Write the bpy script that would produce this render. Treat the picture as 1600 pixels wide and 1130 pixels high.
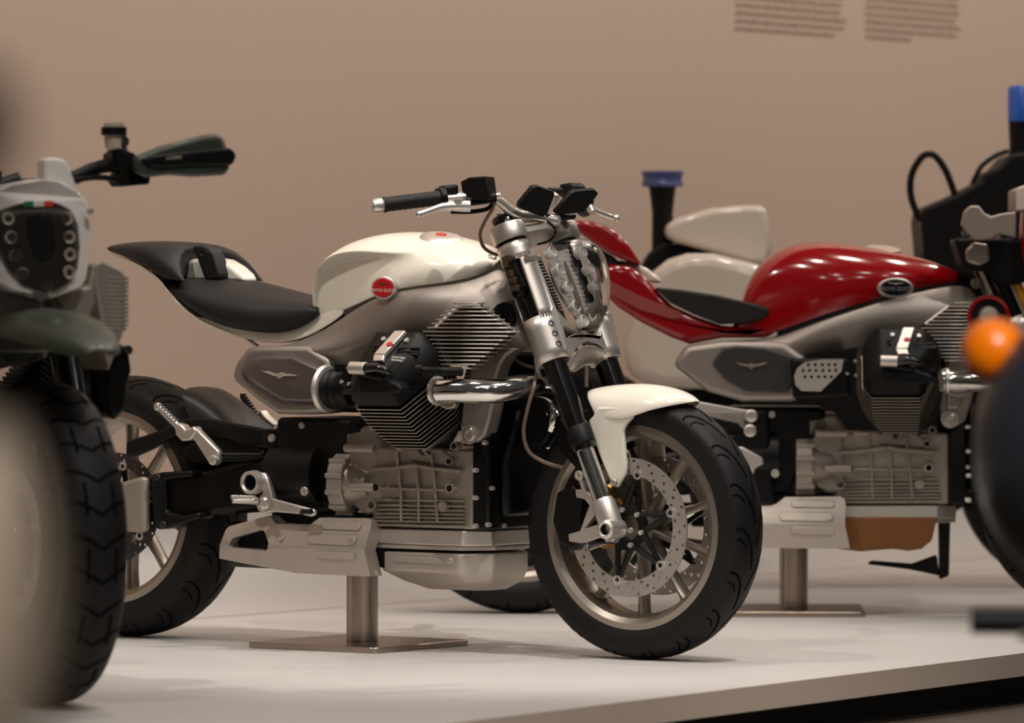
import bpy, bmesh, math, random
from math import sin, cos, pi, radians, sqrt
from mathutils import Vector, Matrix
from mathutils.geometry import tessellate_polygon
random.seed(7)
for o in list(bpy.data.objects): bpy.data.objects.remove(o)
SC = bpy.context.scene
COL = SC.collection

# ------------------------------------------------------------------ camera
FPX = 8600.0                       # focal length in pixels of the 1600 px frame
HEAD = radians(55)                 # angle between view axis and the white bike's axis
RX = Vector((sin(HEAD), cos(HEAD), 0))
VH = Vector((-cos(HEAD), sin(HEAD), 0))
PITCH = math.atan(98 / FPX)
VX = VH * cos(PITCH) + Vector((0, 0, -sin(PITCH)))
UX = VH * sin(PITCH) + Vector((0, 0, cos(PITCH)))
CAM = -VH * 12.46 - RX * 0.300 + Vector((0, 0, 0.816))
cd = bpy.data.cameras.new('camera'); cam = bpy.data.objects.new('camera', cd); COL.objects.link(cam)
cam.matrix_world = Matrix(((RX.x, UX.x, -VX.x, CAM.x), (RX.y, UX.y, -VX.y, CAM.y), (RX.z, UX.z, -VX.z, CAM.z), (0, 0, 0, 1)))
cd.sensor_width = 36; cd.lens = FPX / 1600 * 36; cd.clip_end = 200; cd.clip_start = 0.1
cd.dof.use_dof = True; cd.dof.focus_distance = 12.75; cd.dof.aperture_fstop = 3.5
SC.camera = cam

# ------------------------------------------------------------------ light
SC.view_settings.view_transform = 'Standard'; SC.view_settings.look = 'None'
SC.view_settings.gamma = 1; SC.view_settings.use_curve_mapping = False
SC.view_settings.exposure = 0.0
wd = bpy.data.worlds.new('world'); SC.world = wd; wd.use_nodes = True
wd.node_tree.nodes['Background'].inputs[0].default_value = (1.0, 0.95, 0.89, 1)
wd.node_tree.nodes['Background'].inputs[1].default_value = 0.05

def area(name, loc, target, size, power, color=(1, .87, .74), sy=None):
    d = bpy.data.lights.new(name, 'AREA'); d.energy = power; d.color = color; d.size = size
    if sy: d.shape = 'RECTANGLE'; d.size_y = sy
    o = bpy.data.objects.new(name, d); COL.objects.link(o); o.location = loc
    o.rotation_euler = (Vector(target) - Vector(loc)).to_track_quat('-Z', 'Y').to_euler()
def spot(name, loc, target, power, angle=40, blend=.5, radius=.06, color=(1, .87, .74)):
    d = bpy.data.lights.new(name, 'SPOT'); d.energy = power; d.color = color; d.spot_size = radians(angle)
    d.spot_blend = blend; d.shadow_soft_size = radius
    o = bpy.data.objects.new(name, d); COL.objects.link(o); o.location = loc
    o.rotation_euler = (Vector(target) - Vector(loc)).to_track_quat('-Z', 'Y').to_euler()
WARM = (1, .955, .905)
AMBER = (1, .885, .785)
spot('track_or_fill_spot', (1.9, -.8, 4.3), (-.25, 0, .2), 430, 38, .7, .016, WARM)
spot('track_or_fill_spot', (-1.2, -2.3, 4.2), (-.4, .0, .3), 190, 46, .7, .018, WARM)
spot('track_or_fill_spot', (-.5, .0, 4.6), (-.5, .0, .6), 100, 46, .7, .03, WARM)
spot('track_or_fill_spot', (2.6, 1.6, 4.2), (.3, 2.4, .4), 170, 46, .7, .03, WARM)
spot('track_or_fill_spot', (1.9, -3.1, 4.2), (.0, -1.9, .7), 190, 46, .7, .03, WARM)
spot('track_or_fill_spot', (5.6, -5.6, 3.6), (3.1, -3.2, .8), 760, 34, .6, .06, WARM)  # unseen fill spot, added to brighten the orange indicator
spot('track_or_fill_spot', (6.1, -9.5, 2.4), (5.13, -8.32, .6), 170, 40, .6, .06, WARM)  # unseen fill spot, added to brighten the cream shape at the left edge
for k in range(6): area('wall_washer', (-.3, -.9 + 1.65 * k, 4.4), (-2.13, -.9 + 1.65 * k, 2.3), .30, 33, AMBER)
for k in range(6): area('ceiling_fill', (2.6 + 2.2 * (k % 2), -5.5 + 2.6 * (k // 2), 5.0), (1.2, -1.5 + 1.4 * (k // 2), 0), .35, 8, WARM)  # unseen area lights added as front fill

# ------------------------------------------------------------------ materials
def lin(c):
    return tuple(((v / 255) / 12.92 if v / 255 <= .04045 else ((v / 255 + .055) / 1.055) ** 2.4) for v in c) + (1,)
M = {}
def mat(name, rgb, rough=.5, metal=0.0, coat=0.0, bump=0.0, scale=300, var=0.0, trans=0.0, ior=1.45, spec=.5, stretch=None, emis=None):
    m = bpy.data.materials.new(name); m.use_nodes = True; nt = m.node_tree
    b = nt.nodes['Principled BSDF']; b.inputs['Base Color'].default_value = lin(rgb)
    b.inputs['Roughness'].default_value = rough; b.inputs['Metallic'].default_value = metal
    b.inputs['Coat Weight'].default_value = coat; b.inputs['Coat Roughness'].default_value = .06
    b.inputs['Transmission Weight'].default_value = trans; b.inputs['IOR'].default_value = ior
    b.inputs['Specular IOR Level'].default_value = spec
    if bump or var:
        tc = nt.nodes.new('ShaderNodeTexCoord'); n = nt.nodes.new('ShaderNodeTexNoise')
        n.inputs['Scale'].default_value = scale; n.inputs['Detail'].default_value = 4
        if stretch:
            mp = nt.nodes.new('ShaderNodeMapping'); mp.inputs['Scale'].default_value = stretch
            nt.links.new(tc.outputs['Object'], mp.inputs[0]); nt.links.new(mp.outputs[0], n.inputs['Vector'])
        else: nt.links.new(tc.outputs['Object'], n.inputs['Vector'])
        if bump:
            bp = nt.nodes.new('ShaderNodeBump'); bp.inputs['Strength'].default_value = bump; bp.inputs['Distance'].default_value = .001
            nt.links.new(n.outputs[0], bp.inputs['Height']); nt.links.new(bp.outputs[0], b.inputs['Normal'])
        if var:
            mx = nt.nodes.new('ShaderNodeMix'); mx.data_type = 'RGBA'
            c = lin(rgb); mx.inputs[6].default_value = tuple(v * (1 - var) for v in c[:3]) + (1,)
            mx.inputs[7].default_value = tuple(min(1, v * (1 + var)) for v in c[:3]) + (1,)
            nt.links.new(n.outputs[0], mx.inputs[0]); nt.links.new(mx.outputs[2], b.inputs['Base Color'])
    M[name] = m; return m
mat('wall_paint', (205, 181, 164), .85, bump=.15, scale=60, var=.02)
mat('platform_paint', (201, 196, 191), .42, bump=.05, scale=40, var=.03)
mat('edge_paint', (196, 178, 162), .6, var=.02, scale=40)
mat('mark_white', (222, 212, 198), .5)
mat('plinth_black', (16, 14, 13), .6)
mat('floor_wood', (74, 62, 52), .5, var=.25, scale=6, stretch=(1, 14, 1))
mat('text_grey', (160, 140, 124), .9)
mat('pearl_white', (240, 232, 216), .28, coat=.6, var=.01, scale=900)
mat('silver_paint', (156, 147, 139), .48, metal=.75, var=.04, scale=1500)
mat('mauve_panel', (104, 95, 95), .30, metal=.6, coat=.25, var=.05, scale=1500)
mat('leather', (30, 28, 28), .52, spec=.4, bump=.25, scale=900, var=.06)
mat('rubber', (20, 18, 18), .6, spec=.35, bump=.1, scale=500, var=.05)
mat('groove', (3, 3, 3), .9, spec=.1)
mat('black_plastic', (12, 11, 11), .5, spec=.25, bump=.06, scale=800)
mat('black_gloss', (12, 11, 11), .16, coat=.5)
mat('black_void', (4, 4, 4), .9)
mat('black_metal', (15, 14, 13), .38, metal=.2, spec=.35)
mat('cast_alu', (160, 150, 139), .5, metal=.55, bump=.2, scale=500, var=.08)
mat('satin_alu', (212, 204, 195), .42, metal=.85, var=.03, scale=700)
mat('bright_alu', (226, 220, 213), .26, metal=.75, var=.03, scale=300, stretch=(1, 1, 12))
mat('chrome', (228, 225, 220), .10, metal=1.0)
mat('brushed_steel', (172, 158, 144), .30, metal=1.0, var=.12, scale=60, stretch=(14, 14, 1))
mat('shield_silver', (188, 178, 167), .45, metal=.55, bump=.05, scale=900)
mat('rim_bronze', (162, 152, 140), .36, metal=.85, var=.03, scale=600)
mat('disc_steel', (196, 188, 180), .44, metal=.85, var=.05, scale=300)
mat('badge_red', (190, 22, 28), .3, coat=.4)
mat('paint_red', (150, 2, 12), .16, coat=.7)
mat('paint_white', (214, 204, 190), .25, coat=.5)
mat('paint_green', (56, 63, 52), .45, metal=.1, coat=.1)
mat('mask_white', (236, 228, 222), .35, coat=.3)
mat('gold', (206, 150, 40), .3, metal=.8)
mat('orange_lens', (255, 128, 0), .3, coat=.3)
mat('blue_lens', (34, 92, 190), .3, coat=.3)
mat('navy_lens', (70, 80, 130), .3, coat=.3)
mat('brown_leather', (122, 76, 34), .55, bump=.2, scale=300, var=.1)
mat('cable', (112, 94, 80), .4)
mat('carbon_grey', (58, 56, 56), .45, metal=.3)
mat('flag_green', (20, 110, 70), .5); mat('flag_white', (220, 210, 196), .5); mat('flag_red', (206, 60, 40), .5)
mat('yellow_paint', (214, 150, 30), .4)
mat('cream_shell', (176, 158, 138), .45)
mat('fluid_cup', (190, 178, 158), .35)
mat('blue_grey', (70, 76, 88), .3, metal=.4)
mat('reflector', (186, 180, 175), .4, metal=.2)
mat('lamp_grey', (112, 102, 94), .4, metal=.1)
mat('pod_glass', (172, 161, 150), .12, coat=.6)
mat('slate_gloss', (44, 47, 54), .32, coat=.3)

def thin_clear(name, tint, ior):
    m = bpy.data.materials.new(name); m.use_nodes = True; nt = m.node_tree; nt.nodes.clear()
    o = nt.nodes.new('ShaderNodeOutputMaterial'); mx = nt.nodes.new('ShaderNodeMixShader'); f = nt.nodes.new('ShaderNodeFresnel'); f.inputs[0].default_value = ior
    t = nt.nodes.new('ShaderNodeBsdfTransparent'); t.inputs[0].default_value = tint; g = nt.nodes.new('ShaderNodeBsdfGlossy'); g.inputs['Roughness'].default_value = .03
    nt.links.new(f.outputs[0], mx.inputs[0]); nt.links.new(t.outputs[0], mx.inputs[1]); nt.links.new(g.outputs[0], mx.inputs[2]); nt.links.new(mx.outputs[0], o.inputs[0]); M[name] = m
thin_clear('clear', (.94, .93, .92, 1), 1.5)
thin_clear('clear_led', (.93, .92, .91, 1), 1.4)
def frosted(name, tint, rgb, a):
    m = bpy.data.materials.new(name); m.use_nodes = True; nt = m.node_tree; b = nt.nodes['Principled BSDF']; o = nt.nodes['Material Output']
    b.inputs['Base Color'].default_value = lin(rgb); b.inputs['Roughness'].default_value = .12; b.inputs['Coat Weight'].default_value = .4
    t = nt.nodes.new('ShaderNodeBsdfTransparent'); t.inputs[0].default_value = tint; mx = nt.nodes.new('ShaderNodeMixShader'); mx.inputs[0].default_value = a
    nt.links.new(t.outputs[0], mx.inputs[1]); nt.links.new(b.outputs[0], mx.inputs[2]); nt.links.new(mx.outputs[0], o.inputs[0]); M[name] = m
frosted('pod_clear', (.97, .96, .95, 1), (226, 222, 217), .42)
thin_clear('smoked', (.62, .52, .43, 1), 1.45)

# ------------------------------------------------------------------ pixel <-> place
class Fr:
    def __init__(s, o, h):
        s.o = Vector(o); s.h = h; s.ri = Matrix.Rotation(-h, 3, 'Z'); s.r = Matrix.Rotation(h, 3, 'Z')
        s.c = s.ri @ (CAM - s.o)
    def ray(s, px, py): return s.ri @ (VX * FPX + RX * (px - 800) + UX * (565 - py))
    def at(s, px, py, y):
        d = s.ray(px, py); return s.c + d * ((y - s.c.y) / d.y)
    def atx(s, px, py, x):
        d = s.ray(px, py); return s.c + d * ((x - s.c.x) / d.x)
    def atz(s, px, py, z):
        d = s.ray(px, py); return s.c + d * ((z - s.c.z) / d.z)
    def pl(s, px, py, p0, n):
        d = s.ray(px, py); return s.c + d * ((Vector(p0) - s.c).dot(n) / d.dot(n))
WF = Fr((0, 0, 0), 0)

# ------------------------------------------------------------------ mesh kit
def spl(pts, n=6):
    P = [Vector(p) for p in pts]; out = []
    for i in range(len(P) - 1):
        p0 = P[max(i - 1, 0)]; p1 = P[i]; p2 = P[i + 1]; p3 = P[min(i + 2, len(P) - 1)]
        for k in range(n):
            t = k / n; t2 = t * t; t3 = t2 * t
            out.append(.5 * ((2 * p1) + (p2 - p0) * t + (2 * p0 - 5 * p1 + 4 * p2 - p3) * t2 + (3 * p1 - p0 - 3 * p2 + p3) * t3))
    out.append(P[-1]); return out
def perp(a):
    a = Vector(a).normalized(); u = a.cross(Vector((0, 0, 1)))
    if u.length < 1e-3: u = a.cross(Vector((1, 0, 0)))
    u.normalize(); return u, a.cross(u)
class MB:
    def __init__(s): s.v = []; s.f = []
    def add(s, vs, fs):
        n = len(s.v); s.v += [Vector(v) for v in vs]; s.f += [tuple(i + n for i in f) for f in fs]; return s
    def prism(s, pts, vec, holes=()):
        loops = [[Vector(p) for p in pts]] + [[Vector(p) for p in h] for h in holes]; vec = Vector(vec)
        allp = [p for l in loops for p in l]; n = len(allp)
        if holes: caps = [tuple(t) for t in tessellate_polygon(loops)]
        else: caps = [tuple(range(n))]
        fs = [tuple(reversed(c)) for c in caps] + [tuple(i + n for i in c) for c in caps]; k = 0
        for l in loops:
            m = len(l)
            for i in range(m):
                a = k + i; b = k + (i + 1) % m; fs.append((a, b, b + n, a + n))
            k += m
        return s.add(allp + [p + vec for p in allp], fs)
    def loft(s, secs, cap=True, closed=True):
        m = len(secs[0]); vs = [p for c in secs for p in c]; fs = []
        for j in range(len(secs) - 1):
            for i in range(m if closed else m - 1):
                a = j * m + i; b = j * m + (i + 1) % m; fs.append((a, b, b + m, a + m))
        if cap: fs += [tuple(reversed(range(m))), tuple(range((len(secs) - 1) * m, len(secs) * m))]
        return s.add(vs, fs)
    def tube(s, path, r, seg=12, cap=True):
        P = [Vector(p) for p in path]; n = len(P)
        rs = r if isinstance(r, (list, tuple)) else [r] * n
        if len(rs) != n: rs = [rs[0] + (rs[-1] - rs[0]) * i / (n - 1) for i in range(n)]
        t = (P[1] - P[0]).normalized(); u, w = perp(t); secs = []
        for i in range(n):
            t2 = (P[min(i + 1, n - 1)] - P[max(i - 1, 0)]).normalized()
            u = (u - t2 * u.dot(t2)).normalized(); w = t2.cross(u)
            secs.append([P[i] + (u * cos(2 * pi * k / seg) + w * sin(2 * pi * k / seg)) * rs[i] for k in range(seg)])
        return s.loft(secs, cap)
    def cyl(s, p0, p1, r, r2=None, seg=24): return s.tube([p0, p1], [r, r if r2 is None else r2], seg)
    def lathe(s, prof, c, axis, seg=48, ring=False):
        c = Vector(c); a = Vector(axis).normalized(); u, w = perp(a); m = len(prof)
        vs = [c + a * h + (u * cos(2 * pi * k / seg) + w * sin(2 * pi * k / seg)) * r for k in range(seg) for r, h in prof]
        fs = []
        for k in range(seg):
            for i in range(m if ring else m - 1):
                A = k * m + i; B = k * m + (i + 1) % m; k2 = (k + 1) % seg
                fs.append((A, B, k2 * m + (i + 1) % m, k2 * m + i))
        return s.add(vs, fs)
    def box(s, c, half, R=None):
        c = Vector(c); R = R or Matrix.Identity(3)
        vs = [c + R @ Vector((half[0] * i, half[1] * j, half[2] * k)) for i in (-1, 1) for j in (-1, 1) for k in (-1, 1)]
        return s.add(vs, [(0, 1, 3, 2), (4, 6, 7, 5), (0, 4, 5, 1), (2, 3, 7, 6), (0, 2, 6, 4), (1, 5, 7, 3)])
    def grid(s, rows):
        m = len(rows[0])
        return s.add([p for r in rows for p in r], [(j * m + i, j * m + i + 1, (j + 1) * m + i + 1, (j + 1) * m + i) for j in range(len(rows) - 1) for i in range(m - 1)])
    def ball(s, c, r, seg=16, sc=(1, 1, 1)):
        c = Vector(c); n = seg // 2; vs = [c + Vector((0, 0, -r * sc[2]))]; fs = []
        for j in range(1, n):
            a = -pi / 2 + pi * j / n
            vs += [c + Vector((r * cos(a) * cos(2 * pi * k / seg) * sc[0], r * cos(a) * sin(2 * pi * k / seg) * sc[1], r * sin(a) * sc[2])) for k in range(seg)]
        vs.append(c + Vector((0, 0, r * sc[2])))
        for k in range(seg):
            fs.append((0, 1 + (k + 1) % seg, 1 + k))
            for j in range(n - 2):
                A = 1 + j * seg + k; B = 1 + j * seg + (k + 1) % seg; fs.append((A, B, B + seg, A + seg))
            A = 1 + (n - 2) * seg; fs.append((A + k, A + (k + 1) % seg, len(vs) - 1))
        return s.add(vs, fs)
    def flip(s):
        n = MB(); n.v = [Vector((p.x, -p.y, p.z)) for p in s.v]; n.f = [tuple(reversed(f)) for f in s.f]; return n
    def both(s): return s.add(*(lambda q: (q.v, q.f))(s.flip()))
    def bend(s, fn): s.v = [fn(p) for p in s.v]; return s
    def build(s, name, m, parent=None, bevel=0, sub=0, solid=0, ang=38, seg=2, fix=True, flat=False):
        me = bpy.data.meshes.new(name); me.from_pydata(s.v, [], s.f)
        if fix:
            bm = bmesh.new(); bm.from_mesh(me); bmesh.ops.remove_doubles(bm, verts=bm.verts, dist=1e-5)
            bmesh.ops.recalc_face_normals(bm, faces=bm.faces); bm.to_mesh(me); bm.free()
        if flat: me.shade_flat()
        else: me.shade_smooth()
        if not flat: me.set_sharp_from_angle(angle=radians(180 if sub else ang))
        me.materials.append(M[m])
        o = bpy.data.objects.new(name, me); COL.objects.link(o)
        if parent: o.parent = parent
        if solid: q = o.modifiers.new('thick', 'SOLIDIFY'); q.thickness = solid; q.offset = -1 if solid > 0 else 1; q.thickness = abs(solid)
        if bevel: q = o.modifiers.new('edge', 'BEVEL'); q.width = bevel; q.segments = seg; q.limit_method = 'ANGLE'; q.angle_limit = radians(35)
        if sub: q = o.modifiers.new('round', 'SUBSURF'); q.levels = sub; q.render_levels = sub
        return o
def root(name, loc, rz, label, cat, group=None):
    o = bpy.data.objects.new(name, None); COL.objects.link(o); o.location = loc; o.rotation_euler = (0, 0, rz)
    o.empty_display_size = .1; o['label'] = label; o['category'] = cat
    if group: o['group'] = group
    return o
def text_mesh(name, txt, size, m, parent, origin, xdir, ydir, ext=.0004, align='CENTER', shear=0):
    cu = bpy.data.curves.new('t', 'FONT'); cu.body = txt; cu.size = size; cu.extrude = ext; cu.align_x = align; cu.align_y = 'CENTER'; cu.shear = shear
    cu.resolution_u = 2
    ob = bpy.data.objects.new('t', cu); COL.objects.link(ob)
    bpy.context.view_layer.update()
    me = bpy.data.meshes.new_from_object(ob.evaluated_get(bpy.context.evaluated_depsgraph_get()))
    bpy.data.objects.remove(ob)
    X = Vector(xdir).normalized(); Y = Vector(ydir).normalized(); Z = X.cross(Y)
    me.transform(Matrix(((X.x, Y.x, Z.x, origin[0]), (X.y, Y.y, Z.y, origin[1]), (X.z, Y.z, Z.z, origin[2]), (0, 0, 0, 1))))
    me.materials.clear(); me.materials.append(M[m]); me.name = name
    o = bpy.data.objects.new(name, me); COL.objects.link(o); o.parent = parent; return o
def copy_tree(o, parent, mats=None, skip=(), only=None):
    c = o.copy(); COL.objects.link(c); c.parent = parent
    if mats and c.type == 'MESH' and c.data.materials and c.data.materials[0]:
        k = c.data.materials[0].name
        if k in mats:
            c.material_slots[0].link = 'OBJECT'; c.material_slots[0].material = M[mats[k]]
    for ch in list(o.children):
        if ch.name.split('.')[0] not in skip: copy_tree(ch, c, mats, skip)
    return c

# ------------------------------------------------------------------ setting
def struct(name, mb, m, label=None, **k):
    o = mb.build(name, m, None, **k); o['kind'] = 'structure'
    if label: o['label'] = label
    return o
e1 = WF.atz(700, 1130, 0); e2 = WF.atz(1600, 1020, 0); ed = (e2 - e1).normalized(); en = Vector((-ed.y, ed.x, 0))   # en points back from the edge
w1 = WF.atz(350, 946, 0); w2 = WF.atz(1400, 868, 0); wdir = (w2 - w1).normalized(); wn = Vector((wdir.y, -wdir.x, 0))
if wn.dot(CAM - w1) < 0: wn = -wn
if en.dot(w1 - e1) < 0: en = -en
def q4(a, b, c, d): return [a, b, c, d]
A = e1 - ed * 6; B = e1 + ed * 9
def onwall(p):   # walk back along en until the wall plane
    return p + en * ((w1 - p).dot(wn) / en.dot(wn))
plat = MB().prism([A, B, onwall(B), onwall(A)], (0, 0, -.053))
struct('floor_platform', plat, 'platform_paint', 'low white display platform the motorcycles stand on', bevel=.003)
struct('trim_2', MB().prism([A - en * .003, B - en * .003, B, A], (0, 0, -.053)).bend(lambda p: p - Vector((0, 0, .0005))), 'edge_paint', 'beige painted front edge of the white platform')
rec = en * .07
struct('trim_1', MB().prism([A + rec + Vector((0, 0, -.053)), B + rec + Vector((0, 0, -.053)), onwall(B) + Vector((0, 0, -.053)), onwall(A) + Vector((0, 0, -.053))], (0, 0, -.067)), 'plinth_black', 'black recessed plinth under the white platform')
g0 = Vector((0, 0, -.12))
fl = [e1 - ed * 9 - en * 14 + g0, e1 + ed * 12 - en * 14 + g0, e1 + ed * 12 + en * 5 + g0, e1 - ed * 9 + en * 5 + g0]
struct('floor', MB().prism(fl, (0, 0, -.05)), 'floor_wood', 'dark brown gallery floor in front of the platform')
wa = w1 - wdir * 9 + g0; wb = w1 + wdir * 12 + g0
wall = struct('wall_back', MB().prism([wa, wb, wb + Vector((0, 0, 4.6)), wa + Vector((0, 0, 4.6))], -wn * .15), 'wall_paint', 'plain warm beige gallery wall behind the motorcycles')
cv = []
for k in range(13):
    a = pi / 2 * k / 12; r = .32
    cv.append([w1 + wdir * s + wn * (r - r * sin(a) + .001) + Vector((0, 0, r - r * cos(a) + .001)) for s in (-9, 12)])
struct('trim_3', MB().grid(cv), 'platform_paint', 'curved cove where the beige wall runs into the platform', ang=60)
# two columns of small wall lettering, too blurred to read: rows of word-length marks
def wall_text(corner, x1s, dyl, n):
    mb = MB(); p0 = WF.pl(corner[0], corner[1], w1, wn); u = wdir; 
    for r in range(n):
        s = 0; L = x1s[r % len(x1s)] if r % len(x1s) or not r else x1s[1]
        while s < L - .01:
            wl = min(random.uniform(.012, .05), L - s)
            c = p0 + u * (s + wl / 2) + Vector((0, 0, dyl * r)) + wn * .001
            mb.box(c, (wl / 2, .0008, dyl * .24), Matrix((u, wn, (0, 0, 1))).transposed()); s += wl + .008
    o = mb.build('wall_lettering', 'text_grey', wall, fix=False); o['kind'] = 'stuff'; o['label'] = 'column of small grey wall text'
    return o
wall_text((1149, 44), [.57, .63, .64, .62, .615, .64], .024, 12)
wall_text((1352, 57), [.28, .575, .585, .57, .58, .575], .024, 12)
# ------------------------------------------------------------------ wheels
def tyre_prof(R, rim, hw):
    pts = [(rim - .004, hw * .70), (rim + .012, hw * .86), (rim + (R - rim) * .42, hw * 1.0), (R - .030 * hw / .06, hw * .97)]
    for k in range(1, 8):
        a = hw * .97 * cos(k / 8 * pi / 2) ; r = R - .030 * hw / .06 + .030 * hw / .06 * sin(k / 8 * pi / 2); pts.append((r, a))
    pts.append((R, 0)); return pts
def tyre_surf(prof, a):
    a = abs(a); P = prof
    for i in range(len(P) - 1):
        if P[i][1] >= a >= P[i + 1][1] and i >= 3:
            t = (P[i][1] - a) / max(1e-6, P[i][1] - P[i + 1][1]); return P[i][0] + (P[i + 1][0] - P[i][0]) * t
    return P[-1][0]
def wheel(parent, name, c, R, rim, hw, rimhw, nspoke, discs, disc_r, style='road', disc_mat='disc_steel', rim_mat='rim_bronze', ph=0.0):
    c = Vector(c); AX = Vector((0, 1, 0))
    rp = [(rim + .010, rimhw), (rim + .010, rimhw - .010), (rim - .006, rimhw - .014), (rim - .012, rimhw * .5), (rim - .016, 0)]
    half = rp + [(r, -a) for r, a in reversed(rp[:-1])]
    inner = [(rim - .004, -rimhw - .002), (rim - .016, -rimhw + .006), (rim - .024, -rimhw * .4), (rim - .026, 0), (rim - .024, rimhw * .4), (rim - .016, rimhw - .006), (rim - .004, rimhw + .002)]
    w = MB().lathe(half + inner, c, AX, 96, ring=True)
    w.lathe([(.0, .055), (.036, .055), (.042, .03), (.036, 0), (.042, -.03), (.036, -.055), (.0, -.055)], c, AX, 32)
    wo = w.build(name, rim_mat, parent)
    pr = tyre_prof(R, rim, hw); full = pr + [(r, -a) for r, a in reversed(pr[:-1])]
    MB().lathe(full, c, AX, 112).build('tyre', 'rubber', wo, ang=70)
    # tread grooves: short curved strips cut across the tread
    g = MB()
    def strip(pts, wd):
        L = []
        for q in spl([(th, a, 0) for th, a in pts], 5): L.append((q.x, q.y, 0))
        for i in range(len(L) - 1):
            (t0, a0, r0), (t1, a1, r1) = L[i], L[i + 1]
            d = Vector(((t1 - t0) * R, a1 - a0)); d.normalize(); nx, ny = -d.y * wd / 2, d.x * wd / 2
            q = []
            for (t, a, s) in ((t0, a0, -1), (t0, a0, 1), (t1, a1, 1), (t1, a1, -1)):
                tt = t + s * nx / R; aa = a + s * ny; rr = tyre_surf(pr, aa) + .0009
                q.append(c + Vector((cos(tt) * rr, aa, sin(tt) * rr)))
            g.add(q, [(0, 1, 2, 3)])
    n = 18 if style == 'road' else 30
    for k in range(n):
        th = 2 * pi * k / n + ph
        for sg in (-1, 1):
            o = 0 if sg < 0 else pi / n
            if style == 'road':
                strip([(th + o + .00, sg * .04 * hw), (th + o + .13, sg * .20 * hw), (th + o + .25, sg * .46 * hw), (th + o + .31, sg * .76 * hw), (th + o + .30, sg * .90 * hw)], .0048)
                strip([(th + o + .16, sg * .50 * hw), (th + o + .22, sg * .72 * hw), (th + o + .225, sg * .90 * hw)], .0036)
            else:
                strip([(th, 0), (th + .06, sg * .45 * hw), (th + .10, sg * .90 * hw)], .006)
                if k % 2: strip([(th + .0, sg * .45 * hw), (th + .21, sg * .45 * hw)], .006)
    go = g.build('tread_grooves', 'groove', wo, fix=False); go['kind'] = 'stuff'
    # spokes
    for k in range(nspoke):
        a = 2 * pi * (k + .5) / nspoke; d = Vector((cos(a), 0, sin(a))); t = Vector((-sin(a), 0, cos(a))); secs = []
        for rr, ht, hy in ((.030, .013, .030), (.075, .0095, .024), (.150, .0075, .020), (rim - .030, .010, .022), (rim - .016, .017, .026)):
            y = .9; secs.append([c + d * rr + t * ht + AX * hy * .5, c + d * rr + t * ht * .35 + AX * hy, c + d * rr - t * ht * .35 + AX * hy, c + d * rr - t * ht + AX * hy * .5,
                                 c + d * rr - t * ht - AX * hy * .5, c + d * rr - t * ht * .35 - AX * hy, c + d * rr + t * ht * .35 - AX * hy, c + d * rr + t * ht - AX * hy * .5])
        MB().loft(secs).build('spoke', rim_mat, wo)
    for dy in discs:
        cc = c + AX * dy; mb = MB(); rows = 3; r0 = disc_r * .76; dr = (disc_r - r0) / rows; nc = 22
        for i in range(rows):
            for j in range(nc):
                a0 = 2 * pi * (j + i / 3) / nc; a1 = a0 + 2 * pi / nc; ra = r0 + dr * i; rb = ra + dr
                def P(r, a): return cc + Vector((cos(a) * r, 0, sin(a) * r))
                am = (a0 + a1) / 2; rm = (ra + rb) / 2
                out = [P(rb, a0), P(rb, am), P(rb, a1), P(rm, a1), P(ra, a1), P(ra, am), P(ra, a0), P(rm, a0)]
                ctr = P(rm, am); hr = .0040; inn = []
                for q in out:
                    d = (q - ctr).normalized(); inn.append(ctr + d * hr)
                mb.add(out + inn, [(m, (m + 1) % 8, 8 + (m + 1) % 8, 8 + m) for m in range(8)])
        mb.build('brake_disc', disc_mat, wo, solid=.004, flat=True)
        sp = MB(); sg = 1 if dy > 0 else -1
        sp.lathe([(.030, -.004), (.052, -.004), (.052, .004), (.030, .004)], cc, AX, 32, ring=True)
        for k in range(6):
            a = 2 * pi * k / 6 + .3; tip = Vector((cos(a), 0, sin(a))) * (r0 + .004)
            for da in (-.42, .42):
                b = Vector((cos(a + da), 0, sin(a + da))) * .046
                sp.tube([cc + b, cc + tip], [.0075, .0055], 6)
        sp.build('disc_carrier', 'black_metal', wo)
        for k in range(6):
            a = 2 * pi * k / 6 + .3; p = cc + Vector((cos(a), 0, sin(a))) * (r0 + .002)
            MB().lathe([(.0, .0), (.011, .0), (.011, .0055), (.006, .0055), (.005, .003), (0, .003)], p, (0, sg, 0), 16).build('disc_bobbin', 'bright_alu', wo)
            a += .5; p = cc + Vector((cos(a), 0, sin(a))) * .041
            MB().lathe([(.0, .012), (.0055, .012), (.0065, .008), (.0065, .0)], p, (0, sg, 0), 10).build('hub_bolt', 'bright_alu', wo)
    return wo

# ------------------------------------------------------------------ the white motorcycle
MF = Fr((0, 0, 0), 0)
at = MF.at; pl = MF.pl
def pts(f, y, L): return [f(x, z, y) for x, z in L]
BK = root('motorcycle', (0, 0, 0), 0, 'cream white roadster motorcycle with silver frame and clear headlight, in the centre', 'motorcycle', 'motorcycles on the platform')
FA = Vector((0, 0, .300)); RA = Vector((-1.487, 0, .315))
def bolt(p, n, r, parent, m='bright_alu', name='bolt', h=.005):
    return MB().lathe([(0, h * .55), (r * .42, h * .55), (r * .5, h), (r * .85, h), (r, h * .6), (r, -.003)], p, n, 16).build(name, m, parent)
fw = wheel(BK, 'front_wheel', FA, .300, .222, .060, .052, 10, (-.066, .066), .158, ph=.05)
rw = wheel(BK, 'rear_wheel', RA, .315, .222, .092, .078, 10, (-.06,), .130, disc_mat='carbon_grey', ph=.1)

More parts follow.
